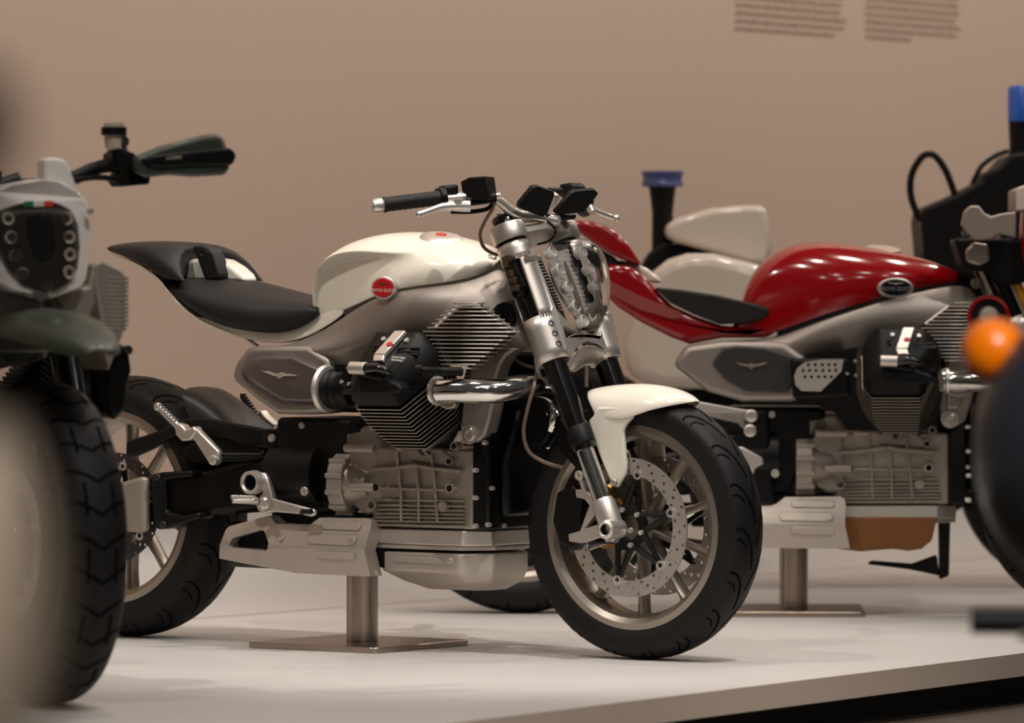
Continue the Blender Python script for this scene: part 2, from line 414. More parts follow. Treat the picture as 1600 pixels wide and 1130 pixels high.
def skin_rows(rows):      # rows from outer (near side) to centre; mirrored to a whole cross-section
    far = [[Vector((p.x, -p.y, p.z)) for p in r] for r in reversed(rows)]
    if all(abs(p.y) < 1e-4 for p in rows[-1]): far = far[1:]
    return rows + far
def rowpx(L, f=None):
    f = f or at; return [f(x, z, y) for x, z, y in L]

# fuel tank
tk = [rowpx([(490, 522, -.095), (500, 503, -.10), (528, 490, -.11), (560, 476, -.135), (600, 456, -.163), (655, 447, -.160), (710, 441, -.135), (756, 430, -.085), (779, 411, -.03)]),
      rowpx([(489, 512, -.10), (490, 478, -.100), (508, 452, -.098), (548, 440, -.112), (600, 434, -.166), (655, 426, -.163), (710, 421, -.137), (757, 414, -.085), (780, 408, -.03)]),
      rowpx([(492, 500, -.10), (487, 447, -.098), (503, 414, -.094), (547, 401, -.108), (600, 410, -.142), (655, 408, -.155), (710, 408, -.128), (757, 408, -.07), (781, 406, -.025)]),
      rowpx([(494, 497, -.100), (486, 438, -.114), (503, 405, -.131), (548, 393, -.147), (602, 398, -.158), (655, 395, -.139), (710, 401, -.112), (757, 405, -.064), (781, 405, -.021)]),
      rowpx([(495, 495, -.100), (486, 434, -.116), (503, 400, -.134), (548, 388, -.150), (602, 393, -.158), (655, 390, -.136), (710, 397, -.108), (757, 403, -.06), (781, 405, -.02)]),
      rowpx([(520, 495, -.06), (508, 432, -.07), (525, 384, -.08), (570, 367, -.085), (625, 364, -.085), (680, 370, -.080), (728, 384, -.06), (764, 396, -.03), (783, 403, -.01)]),
      rowpx([(545, 495, 0), (537, 438, 0), (555, 386, 0), (600, 364, 0), (650, 359, 0), (700, 366, 0), (742, 379, 0), (772, 393, 0), (786, 402, 0)])]
tank = MB().grid(skin_rows(tk)).build('fuel_tank', 'pearl_white', BK, solid=.004, sub=3)
cn = Vector((.20, -.17, .96)).normalized(); cp = at(689, 372, -.045)
MB().lathe([(0, .008), (.028, .008), (.046, .004), (.052, -.002), (.050, -.012)], cp, cn, 40).build('fuel_cap', 'satin_alu', tank)
MB().lathe([(0, .0100), (.012, .0100), (.015, .006)], cp, cn, 32).build('fuel_cap_inlay', 'badge_red', tank)
bolt(at(768, 402, -.035), (.1, -.5, .86), .012, tank, 'satin_alu')
# oval tank badge
bp = at(600, 450, -.172); bn = Vector((.10, -1, .02)).normalized(); bu = Vector((1, .10, -.02)).normalized(); bw = bn.cross(bu) * -1
if bw.z < 0: bw = -bw
def oval(c, a, b, u, w, n, h, seg=36, inset=.9):
    return MB().loft([[c + u * a * cos(t) + w * b * sin(t) - n * .006 for t in [2 * pi * k / seg for k in range(seg)]],
                      [c + u * a * cos(t) + w * b * sin(t) + n * h * .6 for t in [2 * pi * k / seg for k in range(seg)]],
                      [c + u * a * inset * cos(t) + w * b * inset * sin(t) + n * h for t in [2 * pi * k / seg for k in range(seg)]]])
bd = oval(bp, .033, .0265, bu, bw, bn, .004).build('tank_badge', 'satin_alu', BK, ang=20)
oval(bp + bn * .001, .029, .0228, bu, bw, bn, .0042).build('badge_field', 'badge_red', bd, ang=20)
text_mesh('badge_lettering', 'MOTO GUZZI', .0102, 'mark_white', bd, bp + bn * .0056 - bw * .006, bu, bw, .0003)
WING = [(-1, .55), (-.62, .50), (-.35, .18), (-.12, .10), (.05, .35), (.22, .22), (.35, .10), (.70, -.02), (1, -.18), (.55, -.28), (.22, -.30), (.05, -.62), (-.08, -.78), (-.14, -.40), (-.42, -.18), (-.72, .18)]
def wing(name, c, u, w, n, sx, sy, m, parent, h=.003, sym=False):
    P = WING
    if sym:
        hf = [(0, .35), (.2, .1), (.6, .28), (1, .5), (.75, .05), (.35, -.2), (.12, -.35), (0, -.75)]; P = hf + [(-a, b) for a, b in reversed(hf[1:-1])]
    return MB().prism([c + u * a * sx + w * b * sy for a, b in P], n * h).build(name, m, parent, bevel=.0006)
wing('badge_eagle', bp + bn * .005 + bw * .009, bu, bw, bn, .017, .007, 'carbon_grey', bd, .0008, True)

# rear skirt of the tank and tail underside
sk = [rowpx([(300, 500, -.13), (345, 520, -.135), (395, 533, -.125), (430, 539, -.115), (475, 531, -.11), (512, 510, -.112), (545, 487, -.12)]),
      rowpx([(300, 490, -.13), (350, 505, -.13), (400, 515, -.12), (440, 515, -.11), (480, 500, -.10), (505, 487, -.10), (530, 474, -.11)])]
MB().grid(sk).both().build('rear_skirt', 'pearl_white', BK, solid=.004, sub=2)
ut = [rowpx([(164, 392, -.03), (195, 404, -.10), (228, 419, -.140), (252, 440, -.150), (280, 482, -.150), (330, 514, -.145), (385, 529, -.13)]),
      rowpx([(172, 398, -.03), (203, 412, -.09), (236, 431, -.125), (258, 455, -.135), (288, 492, -.135), (336, 519, -.13), (388, 533, -.12)])]
ut.append([Vector((p.x, 0, p.z - .012)) for p in ut[1]])
MB().grid(skin_rows(ut)).build('tail_shell', 'pearl_white', BK, solid=.004, sub=2)
MB().prism(pts(at, -.03, [(288, 440), (286, 414), (298, 405), (325, 402), (345, 406), (362, 416), (375, 428), (382, 440)]), (0, .06, 0)).build('tail_insert', 'pearl_white', BK, bevel=.01, seg=3)
MB().tube(spl(rowpx([(384, 527, -.11), (393, 535, -.11), (402, 541, -.11)]), 3), .005, 8).both().build('subframe_stay', 'satin_alu', BK)

# seat and tail hump
def lift(r, dz): return [Vector((p.x, 0, p.z + d)) for p, d in zip(r, dz)]
cr = rowpx([(256, 436, -.11), (288, 446, -.140), (322, 459, -.150), (372, 467, -.148), (430, 470, -.128), (474, 471, -.118), (495, 481, -.112)])
md = rowpx([(252, 440, -.125), (279, 462, -.155), (325, 486, -.165), (385, 498, -.160), (440, 500, -.140), (482, 490, -.126), (498, 486, -.115)])
bo = rowpx([(255, 446, -.12), (280, 474, -.145), (330, 511, -.150), (398, 523, -.142), (448, 523, -.126), (484, 503, -.118), (497, 491, -.112)])
CD = [.004, .024, .040, .031, .010, .004, .0]
mid = [Vector((p.x, p.y * .5, p.z + d * .72)) for p, d in zip(cr, CD)]
seat = MB().grid(skin_rows([[Vector((p.x, p.y * .8, p.z + .004)) for p in bo], bo, md, cr, mid, lift(cr, CD)])).build('seat', 'leather', BK, solid=.006, sub=2)
hm = [rowpx([(166, 392, -.03), (193, 402, -.115), (221, 414, -.145), (239, 425, -.152), (252, 435, -.155), (270, 438, -.156), (286, 440, -.155)]),
      rowpx([(164, 389, -.03), (190, 393, -.118), (213, 397, -.150), (233, 403, -.158), (251, 413, -.160), (269, 426, -.160), (288, 439, -.157)]),
      rowpx([(166, 385, -.03), (192, 382, -.11), (218, 382, -.135), (243, 387, -.142), (264, 400, -.145), (281, 418, -.148), (290, 438, -.148)]),
      rowpx([(176, 382, -.02), (208, 378, -.07), (238, 377, -.085), (266, 379, -.09), (286, 387, -.10), (285, 404, -.118), (287, 437, -.130)]),
      rowpx([(190, 381, 0), (228, 377, 0), (258, 376, 0), (285, 378, 0), (304, 383, 0), (292, 394, 0), (285, 432, 0)])]
MB().grid(skin_rows(hm)).build('tail_hump', 'leather', BK, solid=.006, sub=2)
st = pts(at, -.065, [(299, 384), (314, 383), (327, 388), (333, 396), (343, 430), (341, 437), (323, 438), (317, 432), (306, 400)])
strap = MB().prism(st, (0, .045, 0)).build('hump_strap', 'leather', BK, bevel=.008, seg=3)
so = at(319, 396, -.0655)
MB().lathe([(.0115, 0), (.0125, .001), (.0135, 0)], so, (0, -1, 0), 24).bend(lambda p: Vector((p.x, p.y, so.z + (p.z - so.z) * .55))).build('strap_badge', 'carbon_grey', strap)

# silver frame cover
fc = [rowpx([(388, 545, -.125), (440, 542, -.12), (500, 520, -.116), (555, 480, -.133), (600, 457, -.159), (655, 448, -.157), (710, 442, -.132), (757, 431, -.086), (783, 411, -.035)]),
      rowpx([(386, 548, -.14), (445, 545, -.145), (508, 530, -.142), (562, 497, -.155), (608, 475, -.178), (662, 465, -.178), (720, 460, -.152), (770, 452, -.11), (800, 440, -.06)]),
      rowpx([(388, 552, -.15), (452, 550, -.165), (520, 545, -.168), (572, 525, -.172), (618, 508, -.182), (670, 500, -.182), (730, 497, -.158), (782, 490, -.12), (818, 478, -.07)]),
      rowpx([(395, 556, -.15), (462, 556, -.160), (528, 558, -.158), (580, 548, -.155), (625, 540, -.150), (680, 536, -.150), (740, 530, -.150), (792, 522, -.12), (835, 520, -.08)]),
      rowpx([(400, 562, -.14), (470, 566, -.14), (535, 578, -.12), (588, 580, -.10), (632, 575, -.09), (690, 566, -.10), (752, 556, -.13), (803, 548, -.11), (850, 556, -.08)])]
frame = MB().grid(fc).both().build('frame_cover', 'silver_paint', BK, solid=.005, sub=3)
MB().prism(pts(at, -.128, [(766, 488), (776, 476), (786, 472), (793, 475), (799, 490), (800, 502), (796, 509)]), (0, .02, 0)).build('frame_vent_dark', 'black_void', frame, bevel=.002)  # black panel stands in for the darkness inside the vent hole
MB().prism(pts(at, -.142, [(738, 562), (790, 544), (806, 545), (790, 556), (780, 572), (772, 598), (770, 630), (763, 660), (757, 682), (744, 692), (730, 691), (722, 680), (720, 655), (722, 630), (728, 600)]), (0, .05, 0)).build('frame_strut', 'silver_paint', BK, bevel=.006)
bs = at(734, 679, -.143)
bolt(bs, (0, -1, 0), .016, BK, 'satin_alu')
MB().lathe([(.017, 0), (.017, .004), (.0225, .004), (.0225, 0)], bs, (0, -1, 0), 24).build('bolt_washer', 'satin_alu', BK)

# air box side panel with winged emblem
ob = [(361, 586), (368, 566), (384, 545), (396, 541), (480, 541), (512, 560), (518, 600), (506, 645), (480, 648), (432, 647), (400, 625), (366, 597)]
ib = [(376, 582), (386, 562), (397, 552), (455, 551), (504, 573), (508, 588), (500, 628), (488, 634), (440, 632), (418, 620), (384, 596)]
side = MB().prism(pts(at, -.165, ob), (0, .09, 0))
box = side.build('air_box', 'silver_paint', BK, bevel=.012, seg=3)
c0 = at(440, 592, -.168)
def ins(L, f): 
    cx = sum(a for a, _ in L) / len(L); cy = sum(b for _, b in L) / len(L); return [(cx + (a - cx) * f, cy + (b - cy) * f) for a, b in L]
MB().loft([pts(at, -.160, ib), pts(at, -.170, ib), pts(at, -.188, [(a + 4, b) for a, b in ins(ib, .80)])]).build('side_panel', 'mauve_panel', box, bevel=.005, seg=3)
we = at(438, 585, -.189)
wing('wing_emblem', we, Vector((1, 0, 0)), Vector((0, 0, 1)), Vector((0, -1, 0)), .052, .0135, 'bright_alu', box, .004)
sd2 = MB().prism(pts(at, -.165, ob), (0, .09, 0)).flip(); sd2.build('air_box', 'silver_paint', BK, bevel=.012)
# intake stub
ic = at(523, 608, -.215)
MB().lathe([(.034, 0), (.052, .0), (.056, .006), (.052, .014), (.040, .016)], ic + Vector((-.03, 0, 0)), (1, 0, 0), 40).build('intake_ring', 'satin_alu', BK)
MB().lathe([(.043, 0), (.047, .012), (.040, .020), (.046, .030), (.040, .040), (.045, .05), (.038, .07), (.0, .07)], ic + Vector((-.018, 0, 0)), (1, 0, 0), 32).build('intake_boot', 'black_plastic', BK)
tb = MB().cyl(at(529, 592, -.25), at(549, 590, -.26), .009).cyl(at(536, 600, -.262), at(552, 604, -.27), .007).box(at(541, 575, -.25), (.02, .02, .010)).box(at(548, 588, -.25), (.012, .02, .012)).cyl(at(538, 612, -.27), at(553, 612, -.28), .008)
tb.build('throttle_body', 'black_metal', BK, bevel=.002)
for x, y in ((534, 597), (546, 600), (545, 575)): bolt(at(x, y, -.275), (0, -1, 0), .0045, BK, 'bright_alu')
# ------------------------------------------------------------------ engine of the white motorcycle
AXC = Vector((0, -.7071, .7071)); TC = Vector((0, .7071, .7071)); EX = Vector((1, 0, 0))
p1 = at(556, 641, -.300); p2 = at(626, 641, -.300)
def cyl_out(shl, shr, inset, s):
    x1 = p1.x + shl; x2 = p2.x - shr; base = Vector((0, p1.y, p1.z)) + AXC * s
    L = [(x1 + inset, inset), (x2 - inset * .6, inset), (x2 + .055 - inset, .095), (x2 + .055 - inset, .15), (x2 + .01, .20 - inset), (x1 + .01, .20 - inset), (x1 - .022 + inset, .15), (x1 - .022 + inset, .04 + inset * .6)]
    return [Vector((x, 0, 0)) + base + TC * t for x, t in L]
barrel = MB().loft([cyl_out(.03, .012, .034, -.145), cyl_out(0, 0, .024, 0)])
cylo = barrel.build('cylinder', 'black_metal', BK, ang=30)
for k in range(13):
    f = k / 12; s = -.0114 * k
    MB().loft([cyl_out(.022 * f * f, -.004 * f, .003 + .010 * f * f, s - .0020), cyl_out(.022 * f * f, -.004 * f, .003 + .010 * f * f, s + .0020)]).build('cooling_fin', 'black_metal', cylo)
    MB().loft([cyl_out(.022 * f * f, -.004 * f, .0015 + .010 * f * f, s - .0014), cyl_out(.022 * f * f, -.004 * f, .0015 + .010 * f * f, s + .0014)]).build('fin_edge', 'rim_bronze', cylo)
MB().loft([cyl_out(.045, .03, .05, -.22), cyl_out(.028, .01, .032, -.135)]).build('cylinder_base', 'cast_alu', cylo, bevel=.004)
head = MB().loft([cyl_out(0, 0, .006, .004), cyl_out(0, 0, .002, .028), cyl_out(0, 0, .010, .052), cyl_out(.004, .0, .028, .080), cyl_out(.006, .004, .040, .090)]).build('cylinder_head', 'black_plastic', BK, bevel=.005, seg=3)
tp = Vector((0, p1.y, p1.z)) + AXC * .091
strp = [pl(x, y, tp, AXC) for x, y in ((620, 522), (637, 522), (604, 559), (587, 559))]
hs = MB().prism(strp, AXC * .012)
lw = [pl(x, y, tp, AXC) for x, y in ((587, 558), (604, 558), (601, 568), (585, 568))]
hs.prism(lw, AXC * .010)
hst = hs.build('head_strip', 'bright_alu', head, bevel=.002)
ho = pl(609, 538, tp + AXC * .0125, AXC)
oval(ho, .0085, .0065, EX, TC, AXC, .002).build('strip_badge', 'badge_red', head, ang=20)
for (x0, y0, x1_, y1_) in ((621, 546, 652, 541), (620, 551, 652, 547), (585, 542, 600, 539), (583, 548, 597, 545)):
    MB().tube([pl(x0, y0, tp, AXC) - AXC * .001, pl(x1_, y1_, tp, AXC) - AXC * .010], .005, 8).build('head_rib', 'black_gloss', head)
for x, y in ((600, 531), (636, 533)): bolt(pl(x, y, tp, AXC), AXC, .0065, head)
tl = pl(621, 561, tp, AXC)
text_mesh('head_lettering', 'QUATTRO\nVALVOLE', .0085, 'mark_white', head, tl, EX + TC * -.1, TC, .0003, shear=.2)
# rocker ledge and plug cap
MB().prism(pts(at, -.345, [(556, 602), (560, 592), (598, 590), (622, 600), (628, 612), (600, 618), (562, 618)]), (0, .06, 0)).build('head_ledge', 'black_plastic', head, bevel=.008, seg=3)
MB().cyl(at(548, 575, -.350), at(572, 576, -.350), .0145, seg=28).build('plug_cap', 'satin_alu', head, bevel=.0015)
pc = MB().tube(spl([at(570, 576, -.35), at(588, 575, -.352), at(602, 579, -.35), at(613, 586, -.335)], 4), [.0135, .004], 16)
pc.build('plug_lead', 'black_gloss', head)
MB().tube(spl([at(566, 583, -.34), at(585, 588, -.345), at(600, 590, -.34)], 3), .009, 10).build('plug_boot', 'black_plastic', head)
br = MB()
pb = spl([at(655, 578, -.30), at(668, 580, -.30), at(690, 580, -.28), at(722, 581, -.24)], 10)
br.tube(pb, [.0095 + .0016 * (k % 2) for k in range(len(pb))], 14)
br.build('breather_hose', 'black_plastic', BK)
MB().cyl(at(652, 578, -.30), at(662, 579, -.30), .013, seg=16).build('hose_clip', 'black_gloss', BK)
# left cylinder is the mirror of the right one
def mirror_part(o, parent):
    me = o.data.copy(); me.transform(Matrix.Scale(-1, 4, (0, 1, 0))); me.flip_normals()
    c = bpy.data.objects.new(o.name.split('.')[0], me); COL.objects.link(c); c.parent = parent
    for m_ in o.modifiers:
        q = c.modifiers.new(m_.name, m_.type)
        for a in ('thickness', 'offset', 'width', 'segments', 'limit_method', 'angle_limit', 'levels', 'render_levels'):
            if hasattr(m_, a): setattr(q, a, getattr(m_, a))
    return c
for src in (cylo, head):
    m1 = mirror_part(src, BK)
    for ch in list(src.children):
        if ch.name.split('.')[0] in ('cooling_fin', 'fin_edge', 'cylinder_base', 'head_strip'): mirror_part(ch, m1)

# crankcase
ca = at(578, 700, -.135); cb = at(736, 828, -.135); xa, xb = ca.x, cb.x; zt, zb = ca.z, cb.z
cc_ = MB().box(((xa + xb) / 2, 0, (zt + zb) / 2), ((xb - xa) / 2, .128, (zt - zb) / 2))
case = cc_.build('crankcase', 'cast_alu', BK, bevel=.006)
def rib(L, y=-.128, d=.012, w=.0028, name='case_rib'):
    P = [at(a, b, y) for a, b in L]; mb = MB()
    for i in range(len(P) - 1):
        a, b = P[i], P[i + 1]; t = (b - a).normalized(); n = t.cross(Vector((0, 1, 0))).normalized() * w
        mb.prism([a + n, b + n, b - n, a - n], (0, -d, 0))
    return mb.build(name, 'cast_alu', case, bevel=.0008, seg=1)
rib([(583, 735), (625, 731), (650, 727), (680, 732), (724, 737)], w=.004, d=.016)
for L in ([(624, 706), (630, 770), (631, 815)], [(654, 729), (658, 775), (658, 816)], [(678, 710), (684, 770), (687, 816)]): rib(L)
rib([(596, 763), (632, 764), (700, 766)])
for y in (781, 789, 796, 802, 808, 814, 820): rib([(588 if y > 796 else 592, y), (727, y + 2)], d=.010, w=.0018, name='case_fin')
for x, y, r in ((586, 789, .013), (697, 792, .0125), (709, 763, .013), (707, 721, .010), (715, 697, .010)):
    MB().lathe([(0, .016 if r == .0125 else .002), (r * .62, .016 if r == .0125 else .002), (r * .7, .016), (r, .016), (r, -.004)], at(x, y, -.128), (0, -1, 0), 24).build('case_plug', 'cast_alu', case)
MB().lathe([(.0, .003), (.0085, .003), (.009, .0185), (.012, .0185), (.012, 0)], at(709, 763, -.131), (0, -1, 0), 6).build('sensor_nut', 'satin_alu', case)
MB().lathe([(.0, .0), (.0078, .0), (.0078, .017), (.0, .017)], at(709, 763, -.131), (0, -1, 0), 20).build('sensor_bore', 'black_void', case)
for x, y in ((707, 721), (715, 697)): MB().lathe([(.0, .0), (.0062, .0), (.0062, .0145), (0, .0145)], at(x, y, -.130), (0, -1, 0), 16).build('case_bore', 'black_void', case)
MB().prism(pts(at, -.13, [(626, 700), (690, 700), (716, 720), (700, 731), (640, 722)]), (0, .02, 0)).build('case_shoulder', 'cast_alu', case, bevel=.006)
# rear bell housing with flange and mounts
bh = at(560, 740, -.135)
MB().prism(pts(at, -.130, [(536, 672), (578, 664), (592, 690), (596, 800), (570, 806), (548, 790), (538, 740)]), (0, .22, 0)).build('bell_housing', 'cast_alu', BK, bevel=.012, seg=3)
fcx = at(527, 756, -.14)
pg = []
for k in range(16):
    a = 2 * pi * (k + .5) / 16; r = .074 if k % 2 == 0 else .070
    pg.append(Vector((fcx.x, -.115 + cos(a) * r * .75, fcx.z + sin(a) * r)))
fg = MB().prism([p + Vector((-.014, 0, 0)) for p in pg], (.044, 0, 0)); fl_ = fg.build('housing_flange', 'cast_alu', BK, bevel=.004)
MB().lathe([(.052, 0), (.046, .02), (.034, .055), (.0, .06)], Vector((fcx.x + .026, -.112, fcx.z)), (1, 0, 0), 32).build('housing_dome', 'cast_alu', fl_)
for k in range(6):
    a = pi * .55 + pi * .9 * k / 5; MB().cyl(Vector((fcx.x - .014, -.115 + cos(a) * .052, fcx.z + sin(a) * .070)), Vector((fcx.x + .034, -.115 + cos(a) * .052, fcx.z + sin(a) * .070)), .0068, seg=12).build('flange_lug', 'cast_alu', fl_, bevel=.001)
MB().cyl(at(549, 762, -.165), at(586, 762, -.165), .0105, seg=20).build('starter_shaft', 'cast_alu', BK, bevel=.001)
MB().cyl(at(585, 762, -.165), at(588, 762, -.165), .0075, seg=16).build('shaft_socket', 'black_void', BK)
MB().cyl(at(540, 700, -.155), at(585, 701, -.155), .011, seg=16).build('housing_boss', 'cast_alu', BK, bevel=.002)
MB().lathe([(0, .004), (.011, .004), (.012, 0)], at(556, 731, -.131), (0, -1, 0), 24).build('housing_boss', 'cast_alu', BK)
# gearbox (black) behind the housing
MB().cyl(at(438, 742, -.10), at(512, 742, -.10), .075, seg=40).build('gearbox', 'black_metal', BK)
MB().prism(pts(at, -.13, [(432, 652), (560, 655), (575, 690), (545, 720), (515, 800), (470, 806), (440, 790), (425, 720)]), (0, .26, 0)).build('gearbox_case', 'black_metal', BK, bevel=.01)
bolt(at(476, 768, -.176), (0, -1, 0), .011, BK, 'satin_alu')
bolt(at(472, 665, -.132), (0, -1, 0), .008, BK, 'satin_alu')
# black timing cover in front
tc_ = MB().prism([Vector((xb, y, z)) for y, z in ((-.130, zb), (-.130, zt + .02), (-.06, zt + .14), (.06, zt + .14), (.130, zt + .02), (.130, zb))], (.045, 0, 0))
tcov = tc_.build('timing_cover', 'black_metal', BK, bevel=.006)
MB().prism([Vector((xb + .045, y, z)) for y, z in ((-.095, zb + .03), (-.095, zt - .03), (-.04, zt + .10), (.04, zt + .10), (.095, zt - .03), (.095, zb + .03))], (.03, 0, 0)).build('cover_bulge', 'black_metal', tcov, bevel=.015, seg=3)
for x, y in ((757, 692), (742, 735), (742, 778), (742, 822), (767, 763), (762, 820), (786, 821)): bolt(MF.pl(x, y, (xb + .046, 0, 0), EX), (1, -.4, 0), .0055, tcov, 'satin_alu', h=.010)
MB().prism(pts(at, -.03, [(765, 556), (848, 560), (868, 600), (872, 660), (850, 700), (790, 700), (762, 640)]), (0, .16, 0)).build('dark_gap_block', 'black_plastic', BK, bevel=.01)  # black block added to stand in for the dark gap behind the header
# sump
sx0, sx1 = at(582, 840, -.13).x, at(722, 840, -.13).x; z0 = at(600, 826, -.13).z; z1 = at(600, 857, -.13).z; zm = at(600, 850, -.13).z
def oct_(x0, x1, hy, ch, z): return [Vector(p + (z,)) for p in ((x0, -hy), (x1 - ch, -hy), (x1, -hy + ch), (x1, hy - ch), (x1 - ch, hy), (x0, hy))]
sx1 += .050
MB().loft([oct_(sx0, sx1, .130, .05, zm), oct_(sx0, sx1, .130, .05, z0)]).build('sump_spacer', 'satin_alu', BK, bevel=.003)
MB().loft([oct_(sx0, sx1, .128, .06, z1), oct_(sx0, sx1, .128, .06, zm - .001)]).build('sump_gasket', 'shield_silver', BK, bevel=.002)
z2 = at(640, 863, -.13).z; z3 = at(640, 893, -.13).z; z4 = at(690, 923, -.10).z
pan = MB().loft([oct_(sx0 + .11, sx1 - .045, .06, .02, z4), oct_(sx0 + .07, sx1 - .015, .105, .045, z4 + .02), oct_(sx0 + .025, sx1 - .004, .128, .06, z3), oct_(sx0 + .025, sx1 - .004, .128, .06, z2)]).build('oil_pan', 'shield_silver', BK, bevel=.005, seg=3)
MB().prism(pts(at, -.13, [(583, 858), (600, 858), (600, 888), (585, 884)]), (0, .2, 0)).build('pan_gap', 'black_plastic', BK)
bolt(at(703, 877, -.1285), (0, -1, 0), .0085, pan, 'satin_alu')
def slot(L, y, r, parent, m, name, h=.003):
    P = [at(a, b, y) for a, b in L]; d = (P[1] - P[0]).normalized(); n = Vector((-d.z, 0, d.x)); O = []
    for k in range(9): a = -pi / 2 + pi * k / 8; O.append(P[1] + d * cos(a) * r + n * sin(a) * r)
    for k in range(9): a = pi / 2 + pi * k / 8; O.append(P[0] + d * cos(a) * r + n * sin(a) * r)
    return MB().prism(O, (0, -h, 0)).build(name, m, parent, bevel=.0018)
slot([(617, 873), (690, 877)], -.126, .007, pan, 'shield_silver', 'pan_rib', .006)
bolt(at(604, 888, -.118), (0, -1, 0), .005, BK, 'bright_alu')

# silencer cover low on the right side
so_ = [(341, 873), (346, 828), (350, 823), (404, 807), (410, 808), (421, 819), (473, 822), (486, 810), (562, 811), (569, 815), (570, 825), (569, 860), (576, 901), (540, 900), (460, 896), (423, 889), (380, 881)]
sh_ = [(357, 850), (360, 841), (400, 829), (406, 830), (418, 849), (418, 858), (414, 861), (360, 856)]
def SY(q): return q
mb = MB().prism(pts(at, -.185, so_), (0, .045, 0), [pts(at, -.185, sh_)])
bm = bmesh.new(); tmp = bpy.data.meshes.new('t'); tmp.from_pydata(mb.v, [], mb.f); bm.from_mesh(tmp); zf = at(450, 856, -.185).z
bmesh.ops.bisect_plane(bm, geom=bm.verts[:] + bm.edges[:] + bm.faces[:], plane_co=(0, 0, zf), plane_no=(0, 0, 1))
bm.verts.index_update(); mb = MB(); mb.add([v.co.copy() for v in bm.verts], [tuple(v.index for v in f.verts) for f in bm.faces]); bm.free()
fold = lambda p: Vector((p.x, p.y + max(0, p.z - zf) * .45 + max(0, zf - p.z) * .12, p.z))
shield = mb.bend(fold).build('silencer_cover', 'shield_silver', BK, bevel=.004, seg=3)
MB().prism(pts(at, -.150, [(352, 862), (352, 832), (404, 820), (425, 845), (425, 868)]), (0, .02, 0)).build('cover_recess', 'black_void', shield)
def onfold(x, y): return fold(at(x, y, -.185))
for L, r in (([(499, 821), (550, 823)], .0095), ([(484, 842), (547, 845)], .0115), ([(499, 867), (549, 870)], .0095)):
    q = slot(L, -.185, r, shield, 'shield_silver', 'pressed_slot', .004)
    for v in q.data.vertices: v.co = fold(v.co) 
for x, y in ((437, 841), (547, 847)): bolt(onfold(x, y) + Vector((0, -.004, 0)), (0, -1, .3), .0065, shield, 'satin_alu')
mb = MB().cyl(at(370, 850, -.09), at(560, 858, -.09), .055); mb.build('silencer', 'black_metal', BK)
MB().prism(pts(at, -.12, [(425, 800), (580, 806), (584, 858), (575, 812), (490, 815), (470, 822), (425, 822)]), (0, .12, 0)).build('silencer_bracket', 'black_plastic', BK)

# chrome header pipe
hp = spl([at(676, 612, -.255), at(700, 611, -.25), at(735, 611, -.235), at(775, 611, -.20), at(815, 604, -.14), at(848, 606, -.08), at(868, 624, -.02), at(862, 650, .0), at(845, 690, .02)], 6)
MB().tube(hp, .0275, 24).build('exhaust_header', 'chrome', BK)
MB().tube(spl([at(838, 615, .10), at(856, 630, .02), at(868, 648, -.03), at(862, 672, -.03)], 5), [.022, .014], 20).build('header_joint', 'chrome', BK)
MB().lathe([(.030, 0), (.034, .004), (.034, .010), (.028, .012)], at(680, 611, -.255), (1, -.05, 0), 32).build('header_flange', 'bright_alu', BK)
MB().prism(pts(at, -.255, [(668, 596), (680, 588), (690, 600), (712, 630), (708, 638), (698, 640), (672, 628)]), (0, .02, 0)).build('header_plate', 'rim_bronze', BK, bevel=.003)

# diamond oil cooler: single slats
cf = None
cb_ = MB().prism(pts(at, -.175, [(678, 517), (722, 478), (746, 478), (796, 520), (740, 570), (708, 570)]), (0, .03, 0)).build('oil_cooler', 'black_plastic', BK)
def lerp_edge(y, L):
    for (xa_, ya_), (xb_, yb_) in zip(L, L[1:]):
        if ya_ <= y <= yb_: return xa_ + (xb_ - xa_) * (y - ya_) / (yb_ - ya_)
    return L[-1][0]
ys = [474 + 6.35 * k for k in range(17)]
for y in ys:
    xl = lerp_edge(y, [(716, 473), (667, 519), (700, 577)]); xr = lerp_edge(y, [(749, 473), (806, 519), (741, 577)])
    a = at(xl, y, -.205); b = at(xr, y + .4, -.205)
    MB().box((a + b) / 2, ((b - a).length / 2, .019, .0017)).build('cooler_fin', 'satin_alu', cb_, bevel=.001, seg=1)
for L in ([(714, 479), (680, 511)], [(752, 477), (804, 518)]):
    P = [at(a, b, -.188) for a, b in L]; MB().tube(P, .0035, 6).build('cooler_edge', 'satin_alu', cb_)

# ------------------------------------------------------------------ fork, clamps, headlight
fA = at(957, 826, -.105); fB = at(789, 348, -.105); fd = (fB - fA).normalized()
fn = fd.cross(Vector((0, 1, 0))).normalized()
if fn.x < 0: fn = -fn                      # forward normal of the fork plane
def on(y): return fA + (fB - fA) * ((826 - y) / (826 - 348))
def axis_all(o): return o
def two(fn_, name, m, parent=BK, **k):
    a = fn_(MB()).build(name, m, parent, **k); b = fn_(MB()).flip().build(name, m, parent, **k); return a, b
two(lambda q: q.cyl(on(705), on(560), .0275, seg=32), 'fork_tube', 'black_gloss')
two(lambda q: q.lathe([(.0275, 0), (.0305, .003), (.0305, .040), (.0275, .044)], on(697), fd, 32), 'fork_seal', 'black_plastic')
two(lambda q: q.cyl(on(790), on(690), .0215, seg=32), 'fork_slider', 'chrome')
lo = lambda q: q.lathe([(.0, -.01), (.024, -.008), (.0275, .01), (.0275, .075), (.0235, .086), (.0, .088)], on(836), fd, 32)
lows = two(lo, 'fork_bottom', 'satin_alu')
br_ = [(899, 765), (914, 766), (928, 778), (946, 800), (960, 812), (970, 830), (957, 848), (940, 838), (908, 849), (889, 846), (888, 835), (906, 830), (917, 800), (921, 790), (913, 780), (900, 777)]
